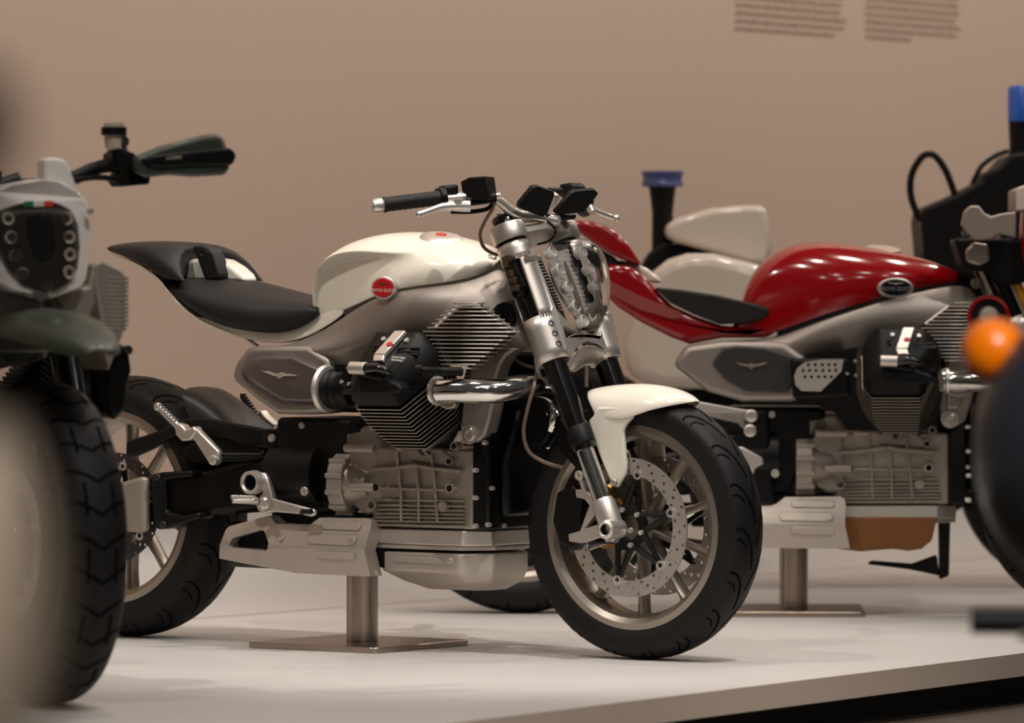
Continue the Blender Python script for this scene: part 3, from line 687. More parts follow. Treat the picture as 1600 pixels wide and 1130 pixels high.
bh_ = [(930, 802), (914, 826), (942, 817)]
brk = MB().prism(pts(at, -.112, br_), (0, .020, 0), [pts(at, -.112, bh_)]).build('caliper_bracket', 'satin_alu', lows[0], bevel=.003)
MB().prism(pts(at, -.112, br_), (0, .020, 0), [pts(at, -.112, bh_)]).flip().build('caliper_bracket', 'satin_alu', lows[1], bevel=.003)
ac = at(955, 827, -.125)
MB().lathe([(.0125, .004), (.0125, .026), (.016, .028), (.0215, .024), (.0225, -.03)], ac, (0, -1, 0), 32).build('axle_clamp', 'satin_alu', lows[0])
MB().lathe([(.0, .004), (.0124, .004), (.0124, .022)], ac, (0, -1, 0), 24).build('axle_bore', 'black_void', lows[0])
for x, y in ((975, 831), (985, 829)): bolt(at(x, y, -.118), (0, -1, 0), .006, lows[0], 'satin_alu')
cal = MB().prism(pts(at, -.098, [(868, 770), (895, 757), (912, 775), (906, 800), (908, 845), (895, 862), (872, 850), (862, 815)]), (0, .075, 0))
cal.build('brake_caliper', 'black_metal', BK, bevel=.008, seg=3); cal.flip().build('brake_caliper', 'gold', BK, bevel=.008)
bolt(at(905, 743, -.118), (0, -1, 0), .011, BK, 'satin_alu')
MB().tube([at(906, 745, -.115), at(914, 770, -.115)], .0045, 8).build('caliper_link', 'satin_alu', BK)
MB().prism(pts(at, -.07, [(880, 640), (905, 650), (922, 690), (930, 722), (910, 745), (880, 712), (862, 680)]), (0, .14, 0)).build('inner_mudguard', 'black_plastic', BK, bevel=.006)
# fork shrouds (aluminium, half shells) with a dark window
def arc_patch(q, ya, yb, r, a0, a1, n=16, m=10):
    rows = []
    for j in range(m + 1):
        c = on(ya + (yb - ya) * j / m)
        rows.append([c + (fn * cos(a0 + (a1 - a0) * i / n) + Vector((0, -1, 0)) * sin(a0 + (a1 - a0) * i / n)) * r for i in range(n + 1)])
    return q.grid(rows)
shr = two(lambda q: arc_patch(q, 568, 500, .0385, radians(-70), radians(250), 28, 4), 'fork_shroud', 'satin_alu', solid=.004, ang=60)
two(lambda q: arc_patch(q, 505, 388, .0385, radians(-20), radians(52), 10, 8), 'shroud_bridge', 'satin_alu', solid=.004, ang=60)
two(lambda q: arc_patch(q, 505, 388, .0385, radians(140), radians(190), 8, 8), 'shroud_rail', 'satin_alu', solid=.004, ang=60)
two(lambda q: arc_patch(q, 410, 384, .039, radians(-40), radians(200), 24, 3), 'shroud_collar', 'satin_alu', solid=.004, ang=60)
two(lambda q: q.cyl(on(560), on(372), .0275, seg=28), 'upper_tube', 'black_gloss')
two(lambda q: q.lathe([(.030, -.018), (.040, -.018), (.042, -.012), (.042, .018), (.040, .022), (.030, .022)], on(367), fd, 40), 'top_clamp_ring', 'satin_alu', bevel=.001)
two(lambda q: q.lathe([(.0, .026), (.026, .026), (.029, .022), (.029, -.01), (.025, -.02)], on(355), fd, 14), 'fork_cap', 'black_gloss')
MB().lathe([(.030, -.006), (.034, -.006), (.034, .008), (.030, .008)], on(382), fd, 32).build('shroud_gap', 'black_void', BK)
bolt(pl(804, 356, on(367) + fn * .04, (fn * .75 + Vector((0, -.66, 0))).normalized()), (fn * .75 + Vector((0, -.66, 0))), .009, BK, 'carbon_grey')
bolt(pl(815, 382, on(392) + fn * .036, (fn * .75 + Vector((0, -.66, 0))).normalized()), (fn * .75 + Vector((0, -.66, 0))), .009, BK, 'carbon_grey')
# plate between the legs
pF = on(520) + fn * .030
def pp(L): return [pl(x, y, pF, fn) for x, y in L]
tree_out = [(868, 480), (893, 508), (905, 517), (925, 514), (941, 500), (950, 486), (957, 489), (969, 545), (966, 555), (957, 557), (948, 545), (934, 536), (918, 533), (905, 540), (896, 552), (889, 557), (880, 528)]
tree = MB().prism(pp(tree_out), -fn * .016, [pp([(882, 507), (902, 519), (888, 526)]), pp([(919, 520), (937, 511), (939, 524)])]).build('fork_yoke', 'satin_alu', BK, bevel=.0025)
MB().grid([[p - fn * .002 for p in pp([(897, 552), (906, 541), (919, 535), (934, 538), (947, 547), (957, 558)])], [p - fn * .05 for p in pp([(900, 566), (910, 562), (920, 574), (930, 562), (945, 556), (957, 561)])]]).build('yoke_arch', 'satin_alu', tree, solid=.005, sub=2)
for x, y in ((860, 506), (866, 522), (872, 538)): bolt(pl(x, y, on(520) + fn * .0385, (fn * .9 + Vector((0, -.45, 0))).normalized()), (fn * .85 + Vector((0, -.5, 0))), .0085, BK, 'carbon_grey')
for x, y in ((947, 502), (953, 519), (958, 536)): bolt(pl(x, y, pF, fn), fn, .006, BK, 'carbon_grey')
pw = on(500) + fn * .034 + Vector((0, -.012, 0))
def pq(L): return [pl(x, y, pw, (fn * .93 + Vector((0, -.36, 0))).normalized()) for x, y in L]
MB().prism(pq([(826, 386), (833, 388), (872, 488), (886, 545), (880, 556), (872, 552), (848, 480), (830, 420)]), -fn * .006, [pq([(831, 405), (836, 404), (862, 480), (859, 487), (853, 482)])]).build('shroud_facing', 'bright_alu', BK, bevel=.002)
cdn = pl(836, 402, on(402) + fn * .04, fn)
MB().cyl(cdn - Vector((0, .035, 0)), cdn + Vector((0, .012, 0)), .0065, seg=16).build('lamp_stay', 'satin_alu', BK)
# black radiator strip beside the lamp, single louvres
rs = [(837, 400), (843, 398), (874, 470), (885, 500), (893, 512), (880, 500), (872, 488)]
lv = MB().prism(pp(rs), -fn * .01).build('lamp_louvre_panel', 'black_void', BK)
for k in range(17):
    t = k / 16; x = 839 + (875 - 839) * t; y = 407 + (484 - 407) * t
    a, b = pp([(x - 2, y + 1.0), (x + 5, y + .2)]); MB().tube([a + fn * .002, b + fn * .002], .0016, 6).build('louvre', 'satin_alu', lv)
# upper yoke
yk = on(360)
MB().prism([Vector((yk.x, y, yk.z)) + fn * x for x, y in ((.035, -.075), (.055, -.03), (.055, .03), (.035, .075), (.03, .10), (-.03, .10), (-.05, .03), (-.05, -.03), (-.03, -.10), (.03, -.10))][0:10], fd * -.022).bend(lambda p: Vector((p.x, p.y * .0 + p.y, p.z))).build('top_yoke', 'satin_alu', BK, bevel=.004)
# headlamp: clear egg-shaped shell, rippled reflector, ten lamp pods
egg = [(846, 402), (853, 385), (868, 376), (888, 372), (908, 373), (926, 383), (938, 402), (945, 428), (948, 458), (946, 485), (938, 508), (926, 518), (914, 516), (900, 512), (886, 500), (874, 478), (862, 446), (852, 420)]
pE = Vector((on(440).x, 0, on(440).z)) + fn * .030
E = [pl(x, y, pE, fn) for x, y in egg]; ec = sum(E, Vector()) / len(E)
secs = []
for f, h in ((.97, -.012), (.965, .004), (.93, .018), (.83, .030), (.62, .038), (.34, .042)):
    secs.append([ec + (p - ec) * f + fn * h for p in E])
lamp = MB().loft(secs, cap=False); tip = len(lamp.v); lamp.v.append(ec + fn * .043); m_ = len(E)
lamp.f += [(5 * m_ + i, 5 * m_ + (i + 1) % m_, tip) for i in range(m_)]
shell = lamp.build('headlamp_shell', 'clear', BK, sub=2)
ru = Vector((0, 1, 0)); rv = fd
rf = MB(); rows = []
for j in range(57):
    v = -.108 + .210 * j / 56; row = []
    hw_ = .096 * sqrt(max(.03, 1 - (v / .116) ** 2)) * (1 - .22 * max(0, -v) / .11)
    for i in range(17):
        u = -1 + 2 * i / 16; row.append(ec + rv * v + ru * u * hw_ + fn * (-.016 + .014 * u * u + .0026 * sin(j * 2.1) * (.2 < abs(u) < .62)))
    rows.append(row)
MB().grid(rows).build('lamp_reflector', 'reflector', shell, solid=.002, ang=60)
core = []
for k in range(20):
    a = 2 * pi * k / 20; core.append(ec + ru * .008 * cos(a) + rv * (.070 * sin(a) - .01) - fn * .016)
MB().prism(core, fn * .006).build('lamp_core', 'lamp_grey', shell)
for x, y in ((859, 396), (871, 423), (885, 451), (896, 481), (920, 494), (907, 396), (919, 422), (928, 449), (930, 480), (909, 503)):
    c = pl(x, y, ec + fn * .020, fn)
    MB().lathe([(.0, .0), (.0125, .0), (.0150, .018), (.0125, .022), (.009, .015), (.0, .013)], c - fn * .010, fn, 20).build('lamp_pod', 'pod_clear', shell)
    MB().lathe([(.0, .001), (.006, .003), (.0085, .010), (.0, .008)], c - fn * .014, fn, 14).build('lamp_chip', 'mark_white', shell)
MB().cyl(pl(929, 352, ec + fn * .04, fn) + fn * .0, pl(929, 352, ec + fn * .04, fn) + fn * .001, .001).build('lamp_screw', 'satin_alu', BK)
bolt(pl(932, 391, ec + fn * .02, fn), fn, .006, BK, 'bright_alu')
# side marker lamp
sm = MB().prism(pts(at, -.150, [(781, 402), (796, 398), (801, 402), (819, 450), (817, 460), (804, 467), (799, 462)]), (0, .03, 0)).build('side_marker', 'smoked', BK, bevel=.005, seg=3)
for x, y in ((791, 413), (796, 427), (801, 438), (805, 450)): MB().box(at(x, y, -.138), (.009, .006, .007)).build('marker_bulb', 'satin_alu', sm, bevel=.002)
# front mudguard
mg = [rowpx([(929, 652, -.080), (945, 655, -.088), (975, 657, -.090), (1008, 643, -.086), (1042, 635, -.070), (1087, 628, -.008)]),
      rowpx([(925, 640, -.080), (942, 640, -.086), (975, 640, -.088), (1012, 633, -.084), (1045, 627, -.065), (1087, 627, -.007)]),
      rowpx([(916, 622, -.065), (934, 619, -.072), (972, 618, -.075), (1012, 616, -.070), (1050, 619, -.05), (1088, 627, -.004)]),
      rowpx([(916, 611, -.035), (938, 605, -.038), (980, 602, -.04), (1022, 604, -.036), (1058, 613, -.025), (1088, 626, -.002)]),
      rowpx([(922, 608, 0), (946, 602, 0), (992, 597, 0), (1034, 600, 0), (1066, 611, 0), (1089, 626, 0)])]
guard = MB().grid(skin_rows(mg)).build('front_mudguard', 'pearl_white', BK, solid=.004, sub=3)
lg = [(933, 636), (926, 650), (919, 657), (921, 666), (928, 690), (937, 715), (950, 745), (957, 760), (964, 762), (976, 740), (977, 725), (975, 700), (973, 672), (977, 664), (988, 652), (985, 636)]
MB().prism(pts(at, -.0855, lg), (0, .014, 0)).build('mudguard_stay', 'pearl_white', guard, bevel=.005, seg=3)
MB().prism(pts(at, -.0855, lg), (0, .014, 0)).flip().build('mudguard_stay', 'pearl_white', guard, bevel=.005, seg=3)
bolt(at(959, 754, -.092), (0, -1, 0), .0085, guard, 'satin_alu')

# ------------------------------------------------------------------ handlebar and controls
hb = spl([at(868, 345, 0), at(838, 339, -.04), at(812, 337, -.085), at(795, 328, -.115), at(780, 316, -.145), at(765, 309, -.175), at(735, 308, -.225), at(690, 312, -.285), at(600, 320, -.400)], 6)
bar = MB().tube(hb, .0125, 16).both().build('handlebar', 'bright_alu', BK)
ga = at(690, 309, -.287); gb = at(600, 320, -.400); gd = (gb - ga).normalized()
def gr(q):
    n = 30; q.tube([ga + (gb - ga) * i / n for i in range(n + 1)], [.0165 + (.0006 if i % 3 else -.0004) for i in range(n + 1)], 20); return q
two(gr, 'grip', 'rubber')
two(lambda q: q.lathe([(.018, -.002), (.018, .003), (.0165, .003)], gb, gd, 20), 'grip_flange', 'rubber')
two(lambda q: q.lathe([(.0155, 0), (.0165, .002), (.0165, .014), (.0140, .024), (.006, .028), (.005, .024), (0, .024)], gb + gd * .003, gd, 28), 'bar_end', 'bright_alu')
two(lambda q: q.lathe([(.0165, -.004), (.022, -.004), (.022, .008), (.0185, .010)], ga - gd * .004, gd, 20), 'grip_collar', 'black_plastic')
sw = at(700, 303, -.262); R3 = Matrix((gd, Vector((0, 0, 1)).cross(gd).normalized(), Vector((0, 0, 1)))).transposed()
two(lambda q: q.box(sw, (.020, .020, .020), R3).box(at(688, 305, -.275), (.010, .019, .017), R3), 'switch_gear', 'black_plastic', bevel=.007, seg=3)
rz = MB().loft([[at(x, y, -.245) for x, y in ((719, 284), (733, 277), (760, 275), (765, 309), (762, 313), (724, 312))], [at(x, y, -.185) for x, y in ((722 + 15, 284), (735 + 15, 277), (758 + 15, 276), (762 + 15, 309), (760 + 15, 313), (726 + 15, 312))]]).build('brake_reservoir', 'black_plastic', BK, bevel=.003)
MB().box(at(749, 313, -.215), (.038, .018, .010), R3).build('master_cylinder', 'black_metal', BK, bevel=.005)
MB().cyl(at(770, 308, -.19), at(782, 306, -.18), .008, seg=12).build('banjo_bolt', 'bright_alu', BK)
lev = spl([at(735, 322, -.255), at(712, 322, -.275), at(692, 323, -.300), at(672, 329, -.325), at(657, 334, -.345)], 5)
levo = MB().tube(lev, [.013, .013, .013, .0125, .012, .012, .011, .011, .010, .0095, .009, .0085, .008, .0078, .0075, .0072, .007, .0068, .0066, .0065, .0065], 12).bend(lambda p: p).build('brake_lever', 'bright_alu', BK)
MB().ball(at(655, 335, -.347), .0085).build('lever_ball', 'bright_alu', levo)
MB().cyl(at(716, 318, -.275), at(716, 312, -.275), .010, seg=16).build('lever_pivot', 'satin_alu', levo)
MB().tube(spl([at(705, 331, -.27), at(735, 331, -.23), at(760, 327, -.19), at(770, 318, -.17)], 4), .005, 8).build('brake_cable', 'black_plastic', BK)
ll = spl([at(922, 327, .24), at(935, 332, .28), at(960, 341, .33)], 4)
clv = MB().tube(ll, [.009, .006], 12).build('clutch_lever', 'bright_alu', BK); MB().ball(at(963, 341, .333), .0085).build('lever_ball', 'bright_alu', clv)
MB().cyl(at(921, 322, .24), at(925, 331, .24), .009, seg=12).build('lever_pivot', 'satin_alu', clv)
# two instrument tablets and the clutch reservoir
gn = Vector((.86, -.25, -.44)).normalized()
g1 = at(845, 320, -.07); g2 = at(902, 318, .05)
MB().prism([pl(x, y, g1, gn) for x, y in ((811, 326), (813, 319), (834, 293), (842, 292), (866, 300), (868, 304), (856, 336), (848, 340))], gn * -.016).build('instrument', 'black_plastic', BK, bevel=.004, seg=3)
MB().prism([pl(x, y, g2, gn) for x, y in ((868, 333), (894, 302), (899, 300), (930, 297), (936, 302), (934, 306), (913, 333), (871, 337))], gn * -.016).build('instrument', 'black_plastic', BK, bevel=.004, seg=3)
MB().prism([pl(x, y, g2, gn) for x, y in ((863, 325), (867, 305), (874, 305), (876, 309), (864, 326))], gn * -.02).build('instrument_bracket', 'satin_alu', BK, bevel=.002)
MB().prism(pts(at, .09, [(820, 335), (870, 338), (902, 335), (900, 343), (830, 348)]), (0, -.12, 0)).build('instrument_mount', 'black_plastic', BK, bevel=.004)
MB().prism(pts(at, .20, [(873, 288), (892, 285), (898, 292), (898, 308), (876, 310)]), (0, .05, 0)).build('clutch_reservoir', 'black_plastic', BK, bevel=.005)
MB().cyl(at(858, 300, .12), at(876, 300, .16), .010, seg=12).build('switch_gear', 'black_plastic', BK)
# hoses
def hose(L, r, m='cable', name='brake_hose'): return MB().tube(spl(rowpx(L), 8), r, 8).build(name, m, BK)
hose([(775, 308, -.18), (770, 325, -.17), (758, 345, -.15), (750, 365, -.13), (755, 385, -.11), (768, 395, -.09), (782, 399, -.07)], .0042)
hose([(840, 575, -.10), (834, 605, -.14), (824, 640, -.15), (818, 675, -.15), (826, 705, -.14), (850, 722, -.12), (880, 731, -.11)], .0045)
hose([(836, 575, -.10), (815, 568, -.08), (800, 556, -.05)], .004)
hose([(855, 345, -.05), (868, 360, -.03), (860, 375, -.0), (840, 382, -.03)], .0025, 'black_plastic', 'lamp_cable')
MB().tube(rowpx([(916, 572, 0), (916, 605, 0)]), .005, 8).build('brake_hose', 'cable', BK)
MB().cyl(at(838, 560, -.11), at(843, 590, -.11), .006, seg=10).build('hose_union', 'satin_alu', BK)

# ------------------------------------------------------------------ rear end
swing = MB().loft([[at(238, 741, -.15), at(238, 741, -.05), at(238, 822, -.05), at(238, 822, -.15)], [at(330, 734, -.13), at(330, 734, -.05), at(330, 806, -.05), at(330, 806, -.13)], [at(440, 708, -.11), at(440, 708, -.04), at(440, 798, -.04), at(440, 798, -.11)]])
swo = swing.build('swingarm', 'black_metal', BK, bevel=.018, seg=4)
MB().prism(pts(at, -.165, [(236, 741), (252, 738), (300, 735), (300, 745), (256, 750), (258, 800), (285, 806), (310, 800), (312, 810), (262, 826), (244, 828), (238, 800)]), (0, .06, 0)).build('swingarm_collar', 'black_metal', swo, bevel=.006)
for x, y in ((246, 746), (255, 820)): bolt(at(x, y, -.167), (0, -1, 0), .0085, swo, 'carbon_grey')
fdv = MB().loft([[at(234, 746, y) for y in (-.155, -.10, -.03)] + [at(234, 830, y) for y in (-.03, -.10, -.155)],
                 [at(222, 745, y) for y in (-.17, -.10, -.03)] + [at(222, 833, y) for y in (-.03, -.10, -.17)],
                 [at(170, 760, y) for y in (-.17, -.10, -.03)] + [at(170, 830, y) for y in (-.03, -.10, -.17)]])
fdv.build('final_drive', 'cast_alu', BK, bevel=.012, seg=3)
MB().prism(pts(at, -.12, [(196, 715), (196, 690), (250, 672), (290, 654), (312, 652), (420, 672), (436, 680), (438, 694), (426, 702), (400, 700), (310, 676), (290, 672), (240, 700), (212, 712)]), (0, .025, 0)).build('reaction_rod', 'black_metal', BK, bevel=.006)
MB().lathe([(.0, .012), (.012, .012), (.022, .010), (.024, -.02)], at(425, 685, -.121), (0, -1, 0), 28).build('rod_joint', 'black_metal', BK)
bolt(at(425, 685, -.134), (0, -1, 0), .010, BK, 'satin_alu')
bolt(at(411, 707, -.115), (0, -1, 0), .006, BK, 'carbon_grey')
MB().prism(pts(at, -.11, [(300, 690), (330, 676), (405, 690), (412, 706), (410, 722), (300, 728), (280, 700)]), (0, .16, 0)).build('swing_pivot', 'black_metal', BK, bevel=.008)
hg = [rowpx([(283, 622, -.095), (292, 650, -.095), (318, 690, -.095), (380, 692, -.095)]), rowpx([(283, 612, -.09), (298, 625, -.09), (335, 655, -.09), (383, 690, -.09)]),
      rowpx([(290, 605, -.06), (312, 612, -.06), (350, 640, -.06), (391, 687, -.06)]), rowpx([(306, 602, 0), (334, 611, 0), (366, 638, 0), (399, 687, 0)])]
MB().grid(skin_rows(hg)).build('rear_hugger', 'carbon_grey', BK, solid=.004, sub=2)
# passenger foot rest, folded
def peg(L, r, name, m='satin_alu', teeth=7):
    P = [at(*q) for q in L]; a, b = P[0], P[1]; o = MB().tube([a, b], [r * .8, r], 10).build(name, m, BK, bevel=.001)
    d = b - a
    for k in range(teeth):
        c = a + d * (.1 + .75 * k / (teeth - 1)); MB().box(c + Vector((0, -.004, r * .9)), (.0035, .009, .004)).build('peg_tooth', m, o, bevel=.001, seg=1)
    return o
p_ = peg([(247, 636, -.175), (280, 668, -.165)], .009, 'passenger_peg')
MB().ball(at(247, 636, -.175), .0105).build('peg_tip', 'satin_alu', p_)
MB().prism(pts(at, -.175, [(271, 660), (283, 664), (289, 672), (302, 666), (306, 674), (298, 688), (284, 690), (274, 680)]), (0, .03, 0)).build('peg_knuckle', 'satin_alu', p_, bevel=.004)
MB().prism(pts(at, -.172, [(296, 678), (305, 668), (341, 705), (342, 718), (334, 727), (326, 724)]), (0, .02, 0)).build('peg_arm', 'satin_alu', p_, bevel=.004)
MB().lathe([(0, .006), (.007, .006), (.012, .003), (.013, -.015)], at(333, 719, -.174), (0, -1, 0), 20).build('peg_pivot', 'satin_alu', p_)
MB().tube([at(340, 712, -.16), at(420, 712, -.10)], .0085, 10).build('peg_tube', 'black_metal', p_)
q_ = peg([(379, 620, .17), (403, 655, .16)], .010, 'passenger_peg', 'carbon_grey')
MB().prism(pts(at, .16, [(398, 660), (405, 640), (412, 650), (428, 664), (426, 672), (405, 668)]), (0, .03, 0)).build('peg_arm', 'satin_alu', q_, bevel=.004)
# rider foot rest, hanger and brake pedal
rg = at(397, 754, -.19)
hgr = MB().lathe([(.018, 0), (.018, .016), (.021, .020), (.027, .018), (.0285, .0), (.0285, -.006), (.018, -.006)], rg, (0, -1, 0), 36, ring=True).build('peg_hanger', 'satin_alu', BK)
MB().lathe([(.0, .001), (.0178, .001), (.0178, .012)], rg, (0, -1, 0), 28).build('hanger_bore', 'black_void', hgr)
MB().prism(pts(at, -.186, [(400, 738), (412, 739), (418, 750), (428, 785), (428, 800), (416, 803), (402, 798), (398, 785), (410, 770)]), (0, .018, 0)).build('hanger_plate', 'satin_alu', hgr, bevel=.004)
MB().prism(pts(at, -.192, [(425, 779), (470, 791), (490, 796), (493, 803), (486, 808), (470, 804), (424, 800)]), (0, .012, 0)).build('brake_pedal', 'satin_alu', hgr, bevel=.004)
MB().tube([at(471, 800, -.199), at(487, 799, -.199)], .006, 10).build('pedal_pad', 'rubber', hgr)
rp_ = peg([(363, 782, -.26), (402, 783, -.21)], .0095, 'rider_peg', 'satin_alu', 8)
MB().ball(at(413, 787, -.20), .0165, sc=(1, .6, 1)).build('peg_knuckle', 'satin_alu', rp_)
bolt(at(414, 786, -.211), (0, -1, 0), .008, rp_, 'bright_alu')
bolt(at(469, 800, -.2), (0, -1, 0), .005, hgr, 'bright_alu')

# ------------------------------------------------------------------ display stand
def stand(fr, px, py, label, top):
    g = fr.atz(px, py, .012); w = fr.r @ g + fr.o
    s = root('display_stand', (w.x, w.y, 0), fr.h, label, 'stand', 'display stands')
    MB().lathe([(0, 0), (.037, 0), (.037, top), (0, top)], (0, 0, .012), (0, 0, 1), 40).build('post', 'brushed_steel', s)
    pp_ = []
    for qx, qy, a0 in ((1, 1, 0), (-1, 1, 90), (-1, -1, 180), (1, -1, 270)):
        for k in range(6): pp_.append(Vector((-.01 + qx * .168 + .022 * cos(radians(a0 + 18 * k)), qy * .168 + .022 * sin(radians(a0 + 18 * k)), 0)))
    MB().prism(pp_, (0, 0, .014)).build('base_plate', 'brushed_steel', s, bevel=.002)
    return g
POST = stand(MF, 566, 1003, 'brushed steel post and base plate holding up the white motorcycle', .20)
# ------------------------------------------------------------------ the red motorcycle behind
RH = radians(33)
pw_ = WF.atz(1240, 951, .012); rR = Matrix.Rotation(RH, 3, 'Z')
RO = pw_ - rR @ Vector((POST.x, 0, .012)); RO.z = 0
RF = Fr(RO, RH); ra = RF.at
RB = root('motorcycle', RO, RH, 'glossy red sports motorcycle with black oval tank badge, behind the white one', 'motorcycle', 'motorcycles on the platform')
OWN = ('fuel_tank', 'tank_badge', 'rear_skirt', 'tail_shell', 'tail_deck', 'seat', 'tail_hump', 'hump_strap', 'front_mudguard', 'headlamp_shell', 'handlebar', 'grip', 'grip_flange', 'bar_end',
       'grip_collar', 'switch_gear', 'brake_reservoir', 'master_cylinder', 'banjo_bolt', 'brake_lever', 'brake_cable', 'clutch_lever', 'instrument', 'instrument_bracket', 'instrument_mount',
       'clutch_reservoir', 'brake_hose', 'lamp_cable', 'air_box', 'frame_cover', 'oil_pan', 'pan_gap', 'side_marker', 'intake_ring', 'intake_boot', 'throttle_body', 'passenger_peg',
       'peg_hanger', 'rider_peg', 'lamp_louvre_panel', 'subframe_stay', 'lamp_stay', 'reaction_rod', 'rod_joint', 'lamp_screw', 'hose_union', 'breather_hose', 'hose_clip')
kids = [c for c in BK.children]
for c in kids:
    if c.name.split('.')[0] not in OWN: copy_tree(c, RB, {'black_gloss': 'gold'} if c.name.startswith('fork_tube') else None, skip=('head_lettering',))
def rrow(L): return [ra(x, z, y) for x, z, y in L]
tk = [rrow([(1127, 527, -.10), (1160, 528, -.11), (1195, 527, -.12), (1230, 516, -.13), (1280, 497, -.15), (1340, 478, -.15), (1400, 459, -.13), (1450, 448, -.09), (1497, 443, -.03)]),
      rrow([(1140, 516, -.10), (1166, 492, -.11), (1188, 472, -.125), (1230, 455, -.14), (1285, 445, -.162), (1345, 438, -.158), (1405, 432, -.135), (1455, 432, -.09), (1499, 439, -.03)]),
      rrow([(1150, 505, -.09), (1162, 466, -.105), (1178, 432, -.115), (1218, 412, -.125), (1278, 408, -.14), (1338, 410, -.135), (1400, 414, -.115), (1453, 423, -.07), (1499, 434, -.02)]),
      rrow([(1153, 502, -.05), (1160, 458, -.07), (1178, 420, -.08), (1220, 388, -.085), (1274, 380, -.085), (1334, 386, -.08), (1398, 396, -.065), (1454, 410, -.04), (1499, 428, -.01)]),
      rrow([(1155, 500, 0), (1161, 455, 0), (1180, 416, 0), (1222, 382, 0), (1270, 374, 0), (1332, 380, 0), (1397, 390, 0), (1455, 405, 0), (1499, 425, 0)])]
rt = MB().grid(skin_rows(tk)).build('fuel_tank', 'paint_red', RB, solid=.004, sub=2)
MB().lathe([(0, .006), (.045, .003), (.05, -.01)], ra(1380, 390, 0), (.1, -.2, .97), 28).build('fuel_cap', 'satin_alu', rt)
rb_ = ra(1399, 450, -.142); n_ = Vector((.25, -.96, .05)).normalized(); u_ = Vector((.96, .25, 0)).normalized(); w_ = Vector((0, 0, 1))
bd2 = oval(rb_, .048, .026, u_, w_, n_, .004).build('tank_badge', 'satin_alu', RB, ang=20)
oval(rb_ + n_ * .001, .042, .021, u_, w_, n_, .0042).build('badge_field', 'black_gloss', bd2, ang=20)
text_mesh('badge_lettering', 'MOTO GUZZI', .0135, 'satin_alu', bd2, rb_ + n_ * .0056 - w_ * .003, u_, w_, .0003)
wing('badge_eagle', rb_ + n_ * .005 + w_ * .011, u_, w_, n_, .022, .006, 'satin_alu', bd2, .0008, True)
def rprism(name, m, y, d, L, bevel=.012, parent=RB, seg=3, holes=()):
    return MB().prism([ra(a, b, y) for a, b in L], (0, d, 0), [[ra(a, b, y) for a, b in h] for h in holes]).build(name, m, parent, bevel=bevel, seg=seg)
rprism('tail_cowl', 'paint_red', -.10, .20, [(880, 350), (900, 344), (925, 346), (955, 357), (978, 377), (1003, 415), (985, 411), (955, 398), (930, 382), (905, 364)], .02)
tf = rprism('tail_fairing', 'paint_red', -.12, .24, [(956, 413), (985, 416), (1012, 437), (1030, 458), (1050, 478), (1085, 494), (1128, 509), (1170, 512), (1204, 500), (1215, 520), (1195, 528), (1128, 528), (1078, 538), (1050, 528), (1000, 503), (965, 480), (930, 445), (932, 420)], .018)
mat('rose_tone', (150, 74, 70), .35, coat=.3)  # paler rose tone for the band along the tail side
rprism('tail_stripe', 'rose_tone', -.1235, .006, [(934, 428), (962, 444), (1000, 463), (1062, 487), (1069, 497), (1050, 498), (1000, 484), (965, 466), (940, 452)], .001, tf)
rprism('tail_lamp', 'black_gloss', -.08, .16, [(912, 372), (930, 384), (960, 402), (972, 416), (955, 414), (935, 422), (915, 410)], .006)
rprism('seat', 'leather', -.13, .26, [(1022, 449), (1060, 452), (1120, 461), (1180, 475), (1200, 480), (1204, 488), (1196, 498), (1165, 506), (1125, 507), (1085, 492), (1048, 474)], .02, seg=4)
fcr = [rrow([(1100, 532, -.125), (1200, 531, -.12), (1235, 518, -.13), (1285, 499, -.152), (1345, 480, -.152), (1405, 461, -.132), (1455, 450, -.092), (1512, 440, -.05)]),
       rrow([(1090, 545, -.14), (1200, 545, -.15), (1250, 535, -.16), (1300, 520, -.172), (1355, 505, -.172), (1410, 492, -.16), (1470, 478, -.13), (1535, 462, -.08)]),
       rrow([(1082, 560, -.14), (1200, 560, -.145), (1260, 560, -.14), (1310, 550, -.135), (1360, 542, -.13), (1415, 535, -.13), (1475, 520, -.13), (1548, 505, -.09)])]
frc = MB().grid(fcr).both().build('frame_cover', 'silver_paint', RB, solid=.005, sub=2)
MB().prism([ra(a, b, -.155) for a, b in ((1480, 520), (1548, 490), (1540, 530), (1515, 560), (1500, 640), (1478, 640), (1478, 580))], (0, .05, 0)).build('frame_strut', 'silver_paint', RB, bevel=.008)
bolt(ra(1525, 443, -.10), (0, -1, 0), .014, RB, 'rim_bronze')
bx_ = rprism('air_box', 'silver_paint', -.18, .12, [(1051, 570), (1072, 540), (1130, 533), (1225, 535), (1262, 560), (1262, 600), (1245, 628), (1160, 628), (1105, 612)], .016)
rprism('side_panel', 'carbon_grey', -.190, .02, [(1112, 568), (1130, 544), (1150, 540), (1195, 543), (1240, 558), (1240, 598), (1230, 614), (1165, 611), (1132, 592)], .006, bx_)
wing('wing_emblem', ra(1174, 571, -.191), EX, w_, Vector((0, -1, 0)), .041, .016, 'rim_bronze', bx_, .004, True)
hs_ = []
for (yy, xs) in ((570, (1263, 1274, 1285, 1295, 1305)), (579, (1255, 1265, 1275, 1286, 1296, 1306)), (589, (1258, 1268, 1279, 1289, 1299))):
    for x in xs: hs_.append([(x + 2.4 * cos(2 * pi * k / 8), yy + 2.6 * sin(2 * pi * k / 8)) for k in range(8)])
rprism('intake_cover', 'satin_alu', -.265, .05, [(1241, 588), (1246, 575), (1258, 566), (1285, 562), (1318, 562), (1315, 580), (1298, 597), (1282, 612), (1252, 611), (1243, 602)], .0, seg=1, holes=hs_)
rprism('intake_boot', 'black_plastic', -.24, .10, [(1235, 560), (1325, 560), (1330, 620), (1240, 625)], .01)
